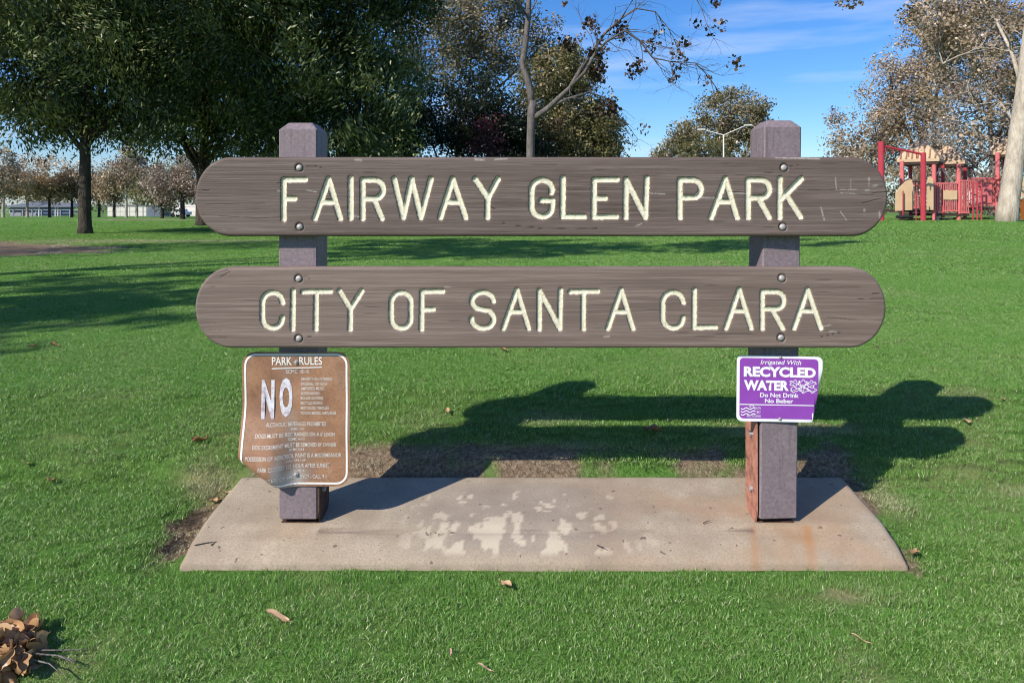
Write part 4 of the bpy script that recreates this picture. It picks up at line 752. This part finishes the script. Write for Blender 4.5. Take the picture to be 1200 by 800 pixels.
# ---------------------------------------------------------------- street lamp
def lamp():
    D = 62; b = bx(848, D); bz = float(terr(*b)); root = empty('street_lamp', (b[0], b[1], bz)); tag(root, 'tall white street lamp with two arms before the distant tree', 'street lamp'); mw = simple('lamp_white', (.7, .68, .66), .5)
    q = lambda px, py: PT(px, py, D)-Vector((b[0], b[1], bz)); m = MB().tube([(0, 0, 0), q(848, 158)], [.085, .055], 8); m.build('pole', mw, root)
    for s, (ax, ay) in ((-1, (822, 152)), (1, (877, 147))):
        a = MB().tube([q(848, 158.5), q(848+(ax-848)*.5, 158.5+(ay-158.5)*.55), q(ax-s*3, ay+.4)], [.05, .045, .035], 6).build('arm', mw, root)
        MB().box(q(ax, 0).x-.33, q(ax, 0).x+.33, -.12, .12, q(0, ay).z-.06, q(0, ay).z+.06, .03).build('lamp_head', mw, root)
lamp()
# ---------------------------------------------------------------- play structure
def play():
    D = 30; s = F/D; X_ = lambda px: (px-CX)/s; Z_ = lambda py: CAMZ+(HY-py)/s
    red = simple('red_playground_steel', (.42, .04, .06), .4, .5, 0, .1, 5); rose = simple('faded_red_plastic', (.60, .15, .155), .5, .4, 0, .12, 5); tan = simple('tan_plastic', (.62, .44, .27), .6, .3, 0, .1, 3); tand = simple('roof_rib_brown', (.33, .20, .12), .6, .3, 0, .08, 3); tanr = simple('tan_roof', (.52, .37, .245), .6, .3, 0, .08, 3); brn = simple('dark_deck', (.05, .03, .025), .7); blk = simple('black_rubber', (.02, .02, .02), .6); ora = simple('brown_orange_panel', (.28, .09, .02), .6)
    gz = float(terr(16, D)); root = empty('play_structure', (X_(1110), D, gz)); tag(root, 'red playground climbing structure with tan pyramid roofs and slides', 'play structure')
    o0 = Vector((X_(1110), D, gz)); lx = lambda px, dy=0: (px-CX)/F*(D+dy)-o0.x; lz = lambda py, dy=0: CAMZ+(HY-py)/F*(D+dy)-o0.z
    def post(px, pt, dy, w=.075, m=rose, pb=None):
        MB().tube([(lx(px, dy), dy, 0 if pb is None else lz(pb, dy)), (lx(px, dy), dy, lz(pt, dy))], w, 10).build('post', m, root)
    def roof(cx, ax_, yt, ye, hw, dy):
        zb, zt = lz(ye, dy-hw), lz(yt, dy); n = 7; r = MB(); c = lx(cx, dy); RC, RS = math.cos(R(-36)), math.sin(R(-36)); rot = lambda p: (c+(p[0]-c)*RC-(p[1]-dy)*RS, dy+(p[0]-c)*RS+(p[1]-dy)*RC, p[2])
        prof = lambda k: (1-k)**.85
        rings = []
        for k in (0, .35, .7, 1): h = hw*(1-k)+.04; z = zb+(zt-zb)*(k**.85); rings.append([(c-h, dy-h, z), (c+h, dy-h, z), (c+h, dy+h, z), (c-h, dy+h, z)])
        rings = [[rot(p) for p in rg] for rg in rings]; r.loft([[(p[0], p[1], p[2]-.12) for p in rings[0]]]+rings); ro = r.build('roof', tanr, root)
        for q in range(-3, 4):
            a = q/3.5*hw; t = 1-abs(a)/hw
            for sgn in (0, 1):
                P = [(c+a, dy-hw-.05, zb+.02), (c+a, dy-hw*(1-t*.97)-.05, zb+(zt-zb)*t**.85*.98)] if sgn == 0 else [(c-hw-.05, dy+a, zb+.02), (c-hw*(1-t*.97)-.05, dy+a, zb+(zt-zb)*t**.85*.98)]
                MB().tube([rot(p) for p in P], .035, 4).build('roof_rib', tand, ro)
        MB().loft([[rot(p) for p in ((c-hw, dy-hw, z), (c+hw, dy-hw, z), (c+hw, dy+hw, z), (c-hw, dy+hw, z))] for z in (zb-.22, zb-.125)]).build('eave_beam', brn, root)
    roof(1079, 0, 163, 186, .74, .9); roof(1111, 0, 171, 189, .66, 2.2); roof(1192, 0, 153, 177, .80, .9)
    for px, dy, m in ((1057, .1, rose), (1094.5, .05, rose), (1067, 1.7, red), (1105, 1.7, red)): post(px, 189, dy, .075 if dy > 1 else .085, m)
    for px, dy, m in ((1123.5, .1, rose), (1131, 3, red), (1097.5, 2.9, red)): post(px, 192, dy, .085, m)
    for px, dy, m in ((1169, .1, rose), (1177, 1.7, red), (1214, .1, rose), (1206, 1.7, red)): post(px, 179, dy, .085, m)
    post(1082, 179, -1.2, .10, red); post(1032.5, 166, -1.2, .12, red)
    MB().tube([(lx(1034, -1.2), -1.2, lz(171, -1.2)), (lx(1082, -1.2), -1.2, lz(181, -1.2))], .045, 8).build('overhead_beam', red, root)
    for k in range(5):
        px = 1038+k*9; MB().tube([(lx(px, -1.2), -1.2, lz(172+(px-1034)*.2, -1.2)), (lx(px, -1.2), -1.2, lz(178+(px-1034)*.2, -1.2))], .02, 6).build('hanging_rung', red, root)
    def panel(x0, x1, y0, y1, dy, m, name='panel', slats=0, hm=None):
        a_, b_, zt_, zb_ = lx(x0, dy), lx(x1, dy), lz(y0, dy), lz(y1, dy)
        g = MB().box(a_, b_, dy-.02, dy+.02, zb_, zb_+.06); g.box(a_, b_, dy-.02, dy+.02, zt_-.06, zt_); o = g.build(name, m, root)
        for i in range(slats): x = a_+(b_-a_)*(i+.5)/slats; MB().box(x-.018, x+.018, dy-.015, dy+.015, zb_+.06, zt_-.06).build('bar', m, o)
        return o
    panel(1097, 1122, 214, 248, 0, rose, 'railing', 10); panel(1126, 1136, 211, 250, 0, rose, 'railing', 4); panel(1147, 1168, 208, 241, .2, rose, 'railing', 12); panel(1058, 1084, 212, 244, 1.7, rose, 'railing', 8); panel(1136, 1147, 209, 243, 1.8, rose, 'railing', 5)
    MB().box(lx(1105), lx(1121), -.05, -.025, lz(234), lz(223)).build('play_panel', tan, root); MB().box(lx(1150), lx(1165), .14, .17, lz(238), lz(215)).build('play_panel', rose, root)
    MB().tube([(lx(1135), 0, lz(209)), (lx(1176), 0, lz(210))], .04, 8).build('hand_rail', rose, root)
    for x0, x1, y, d0, d1 in ((1057, 1095, 246, .1, 1.7), (1097, 1136, 250.5, 0, 3), (1144, 1170, 243.5, .2, 1.8), (1169, 1214, 243.5, .1, 1.7)): MB().box(lx(x0), lx(x1), d0, d1, lz(y)-.09, lz(y)).build('deck', brn, root)
    def slide(px0, px1, z0y, z1y, dy, hood=True):
        m = MB(); n = 12
        for side in (0, 1):
            x = lx(px0) if side == 0 else lx(px1)
        ring = []
        for i in range(n+1):
            a = math.pi*i/n; ring.append((lx((px0+px1)/2)-(lx(px1)-lx(px0))/2*math.cos(a), lz(z0y)+.35*math.sin(a)-.35))
        out = [(ring[0][0], lz(z1y))]+ring+[(ring[-1][0], lz(z1y))]
        m.loft([[(x, dy-.04, z) for x, z in out], [(x, dy+.04, z) for x, z in out]]); return m.build('slide_hood', tan, root)
    slide(1058, 1068, 209, 246, -.1); slide(1085, 1092, 207, 246, -.1)
    m = MB(); P = []                                     # curved slide flank, reaching down to the sand
    for i in range(11): t = i/10; P.append((lx(1042)+(lx(1060)-lx(1042))*t, lz(226-15*math.sin(t*math.pi/2))))
    poly = P+[(lx(1060), lz(246)), (lx(1041), lz(247))]; m.loft([[(x, -.6, z) for x, z in poly[::-1]], [(x, -.5, z) for x, z in poly[::-1]]]); m.build('slide', tan, root)
    MB().box(lx(1043), lx(1058), -.9, -.4, lz(255.5), lz(252), .04).build('step', blk, root)
    for px in (1048, 1063, 1070): MB().tube([(lx(px), -.7, 0), (lx(px), -.7, lz(224))], .022, 6).build('ladder_rail', red, root)
    for px in (1135, 1140, 1145): MB().tube([(lx(px), -.3, 0), (lx(px), -.3, lz(214))], .03, 6).build('ladder_rail', red, root)
    for k in range(6): MB().tube([(lx(1140), -.3, .2+k*.26), (lx(1145), -.3, .2+k*.26)], .025, 6).build('ladder_rung', red, root)
    MB().tube([(lx(1112), 1.4, lz(214)), (lx(1124), 1.4, lz(196))], .03, 6).build('brace', mwhite, root); MB().tube([(lx(1127), 1.4, lz(196)), (lx(1131), 1.4, lz(203))], .03, 6).build('brace', mwhite, root)
    MB().tube([(lx(1068), .2, lz(212)), (lx(1076), .2, lz(217)), (lx(1084), .2, lz(218))], .025, 6).build('hand_rail', red, root)
    MB().box(lx(1192), lx(1212), -.3, -.2, 0, lz(233)).build('lower_panel', ora, root); MB().box(lx(1190), lx(1212), -.3, -.22, lz(231), lz(208)).build('upper_panel', tan, root); MB().box(lx(1172), lx(1188), -.2, -.14, lz(243), lz(198)).build('upper_panel', tan, root)
    MB().box(lx(1101), lx(1104), .2, .4, 0, lz(250)).build('support', mwhite, root); MB().box(lx(1107), lx(1120), .2, .5, lz(256), lz(254.5)).build('step', mwhite, root)
mwhite = simple('white_painted_metal', (.72, .70, .68), .5)
play()
sand = MB().box(12.2, 24, 29.2, 41, .0, .1); 
xs = np.linspace(12.4, 26, 60); ys = np.linspace(29.6, 42, 50); Xs, Ys = np.meshgrid(xs, ys); idx = np.arange(Xs.size).reshape(Xs.shape)
tag(fast_mesh('sand', np.stack([Xs, Ys, terr(Xs, Ys)+.012], -1).reshape(-1, 3), np.stack([idx[:-1, :-1], idx[:-1, 1:], idx[1:, 1:], idx[1:, :-1]], -1).reshape(-1, 4), simple('play_sand', (.42, .34, .25), .9, .1, 0, .15, 3, .3), None, True), kind='structure')

# ---------------------------------------------------------------- buildings beyond the far row
def wallbox(m, x0, x1, y0, y1, z0, z1): return m.box(x0, x1, y0, y1, z0, z1)
grey_wall = simple('lilac_grey_wall', (.27, .27, .34), .8); blue_roof = simple('blue_grey_roof', (.15, .165, .19), .8, .2, 0, .12, 2); white_wall = simple('white_wall', (.66, .62, .56), .8, .2, 0, .06, 1); glass = simple('dark_window', (.03, .04, .05), .15, .6); shed_m = simple('blue_grey_shed', (.13, .16, .22), .7, .3, 0, .08, 2); wire = simple('fence_steel', (.20, .21, .23), .5, .5, .5)
def house(px0, px1, D, ye, yr, name, lab, wall, roofm, depth=7, wins=4):
    s = F/D; x0, x1 = (px0-CX)/s, (px1-CX)/s; c = (x0+x1)/2; g = float(terr(c, D)); root = empty(name, (c, D, g)); tag(root, lab, 'building'); h = CAMZ+(HY-ye)/s-g; hr = CAMZ+(HY-yr)/s-g; a = (x1-x0)/2
    w = MB().box(-a, a, 0, depth, -.3, h).build('wall', wall, root)
    r = MB(); r.loft([[(-a-.5, -.6, h), (a+.5, -.6, h), (a+.5, depth+.6, h), (-a-.5, depth+.6, h)], [(-a-.5, -.6, h+.12), (a+.5, -.6, h+.12), (a+.5, depth+.6, h+.12), (-a-.5, depth+.6, h+.12)], [(-a*.4, depth*.45, hr), (a*.4, depth*.45, hr), (a*.4, depth*.55, hr), (-a*.4, depth*.55, hr)]]); r.build('roof', roofm, root)
    for i in range(wins):
        x = -a+2*a*(i+.5)/wins; f = MB().box(x-.45, x+.45, -.05, .02, h*.35, h*.8).build('window', mwhite, root); MB().box(x-.38, x+.38, -.07, -.03, h*.38, h*.77).build('pane', glass, f)
    MB().box(a*.1-.45, a*.1+.45, -.06, .02, 0, h*.82).build('door', glass, root)
    return root
house(12, 42, 112, 243, 235.5, 'park_house', 'grey house with blue grey hip roof under the orange tree', grey_wall, blue_roof, 9, 5)
def shelter():
    D = 106; s = F/D; c = (76-CX)/s; g = float(terr(c, D)); root = empty('picnic_shelter', (c, D, g)); tag(root, 'open picnic shelter with dark blue roof left of the near dark trunk', 'shelter')
    h = CAMZ+(HY-242.5)/s-g; hr = CAMZ+(HY-237.5)/s-g; a = 2.3
    r = MB().loft([[(-a-.4, -2.5, h), (a+.4, -2.5, h), (a+.4, 2.5, h), (-a-.4, 2.5, h)], [(-a*.5, -.4, hr), (a*.5, -.4, hr), (a*.5, .4, hr), (-a*.5, .4, hr)]]); r.build('roof', blue_roof, root)
    for x in (-a, 0, a):
        for y in (-2.1, 2.1): MB().tube([(x, y, 0), (x, y, h)], .09, 8).build('post', mwhite, root)
    for x in (-1.2, 1.2):
        t = MB().box(x-.8, x+.8, -.4, .4, .7, .78).build('table_top', mwhite, root)
shelter()
def wwall():
    D = 104; s = F/D; x0, x1 = (126-CX)/s, (171.5-CX)/s; c = (x0+x1)/2; g = float(terr(c, D)); root = empty('storage_building', (c, D, g)); tag(root, 'long low white walled building behind the slim row trees', 'building'); a = (x1-x0)/2; h = CAMZ+(HY-241.5)/s-g
    MB().box(-a, a, 0, 5, -.3, h).build('wall', white_wall, root); MB().box(-a-.1, a+.1, -.1, 5.1, h, h+.12).build('roof', blue_roof, root)
    for k in range(5): x = -a+.7+k*1.05; MB().box(x, x+.02, -.02, .01, 0, h).build('wall_joint', grey_wall, root)
    D = 98; s = F/D; x0, x1 = (172-CX)/s, (191-CX)/s; c = (x0+x1)/2; g = float(terr(c, D)); root = empty('shed', (c, D, g)); tag(root, 'blue grey box shed at the right end of the white building', 'shed'); a = (x1-x0)/2; h = CAMZ+(HY-241)/s-g
    MB().box(-a, a, 0, 2.4, -.2, h).build('wall', shed_m, root); MB().box(-a-.05, a+.05, -.05, 2.45, h, h+.08).build('roof', blue_roof, root)
    for x in (-.35, .35): MB().box(x-.33, x+.33, -.03, .01, .05, h-.15).build('door', shed_m, root)
    D = 108; s = F/D; x0, x1 = (194-CX)/s, (236-CX)/s; c = (x0+x1)/2; g = float(terr(c, D)); root = empty('bleachers', (c, D, g)); tag(root, 'pale low stepped stand near the left end of the sign', 'stand'); a = (x1-x0)/2
    for k in range(5): MB().box(-a, a, k*.5, k*.5+.45, 0 if k == 0 else .1, .35+k*.32).build('step', white_wall, root)
    D = 96
    a0, a1 = (104-CX)/F*D, (232-CX)/F*D; g = float(terr(a0, D)); root = empty('wire_fence', (a0, D, g)); tag(root, 'thin wire fence in front of the white building and shed', 'fence'); n = 9
    for i in range(n): x = (a1-a0)*i/(n-1); MB().tube([(x, 0, 0), (x, 0, 1.35)], .03, 5).build('post', wire, root)
    for z in (.1, .7, 1.33): MB().tube([(0, 0, z), (a1-a0, 0, z)], .018, 4).build('rail', wire, root)
    a0, a1 = (0-CX)/F*99-2, (93-CX)/F*99; g = float(terr(a0, 99)); root = empty('rail_fence', (a0, 99, g)); tag(root, 'low pale rail fence before the house and shelter', 'fence'); n = 11
    for i in range(n): x = (a1-a0)*i/(n-1); MB().box(x-.06, x+.06, -.06, .06, 0, 1.0).build('post', grey_wall, root)
    for z in (.45, .9): MB().box(0, a1-a0, .065, .10, z, z+.09).build('rail', grey_wall, root)
def car():
    D = 90; c = bx(211.5, D); g = float(terr(*c)); root = empty('parked_car', (c[0], c[1], g)); tag(root, 'small white parked car seen near the left end of the sign', 'car')
    paint = simple('white_car_paint', (.72, .72, .72), .3, .5)
    prof = [(-.95, .28), (.95, .28), (.98, .62), (.62, .68), (.40, .98), (-.42, .98), (-.72, .68), (-.98, .62)]; prof = [(x*1.1, z) for x, z in prof]
    MB().loft([[(x, -.7, z) for x, z in prof], [(x, .7, z) for x, z in prof]]).build('body', paint, root)
    for x in (-.62, .62):
        for y in (-.7, .6): MB().tube([(x, y-.03, .25), (x, y+.13, .25)], .25, 14).build('wheel', blk2, root)
    MB().add([(-.62, -.705, .70), (.55, -.705, .70), (.40, -.705, .93), (-.42, -.705, .93)], [(0, 1, 2, 3)]).build('side_window', glass, root)
blk2 = simple('tyre_rubber', (.02, .02, .02), .7)
wwall(); car()
# low far-off hedge line closing the horizon behind everything
cl = [(x, 150+random.uniform(-6, 6)+abs(x)*.1, float(terr(x, 150))+random.uniform(.3, 5.5)) for x in np.arange(-230, 230, 1.1)]
o = leaf_cloud(cl, 1.7, 34, .9, 'far_hedge', LM['grey'], None, .8); tag(o, 'far-off belt of dull green trees along the horizon', 'tree belt', kind='stuff')
print('tris', sum(len(o.data.loop_triangles) if o.data.loop_triangles else sum(len(p.vertices)-2 for p in o.data.polygons) for o in S.objects if o.type == 'MESH' and len(o.data.polygons) < 1000) )
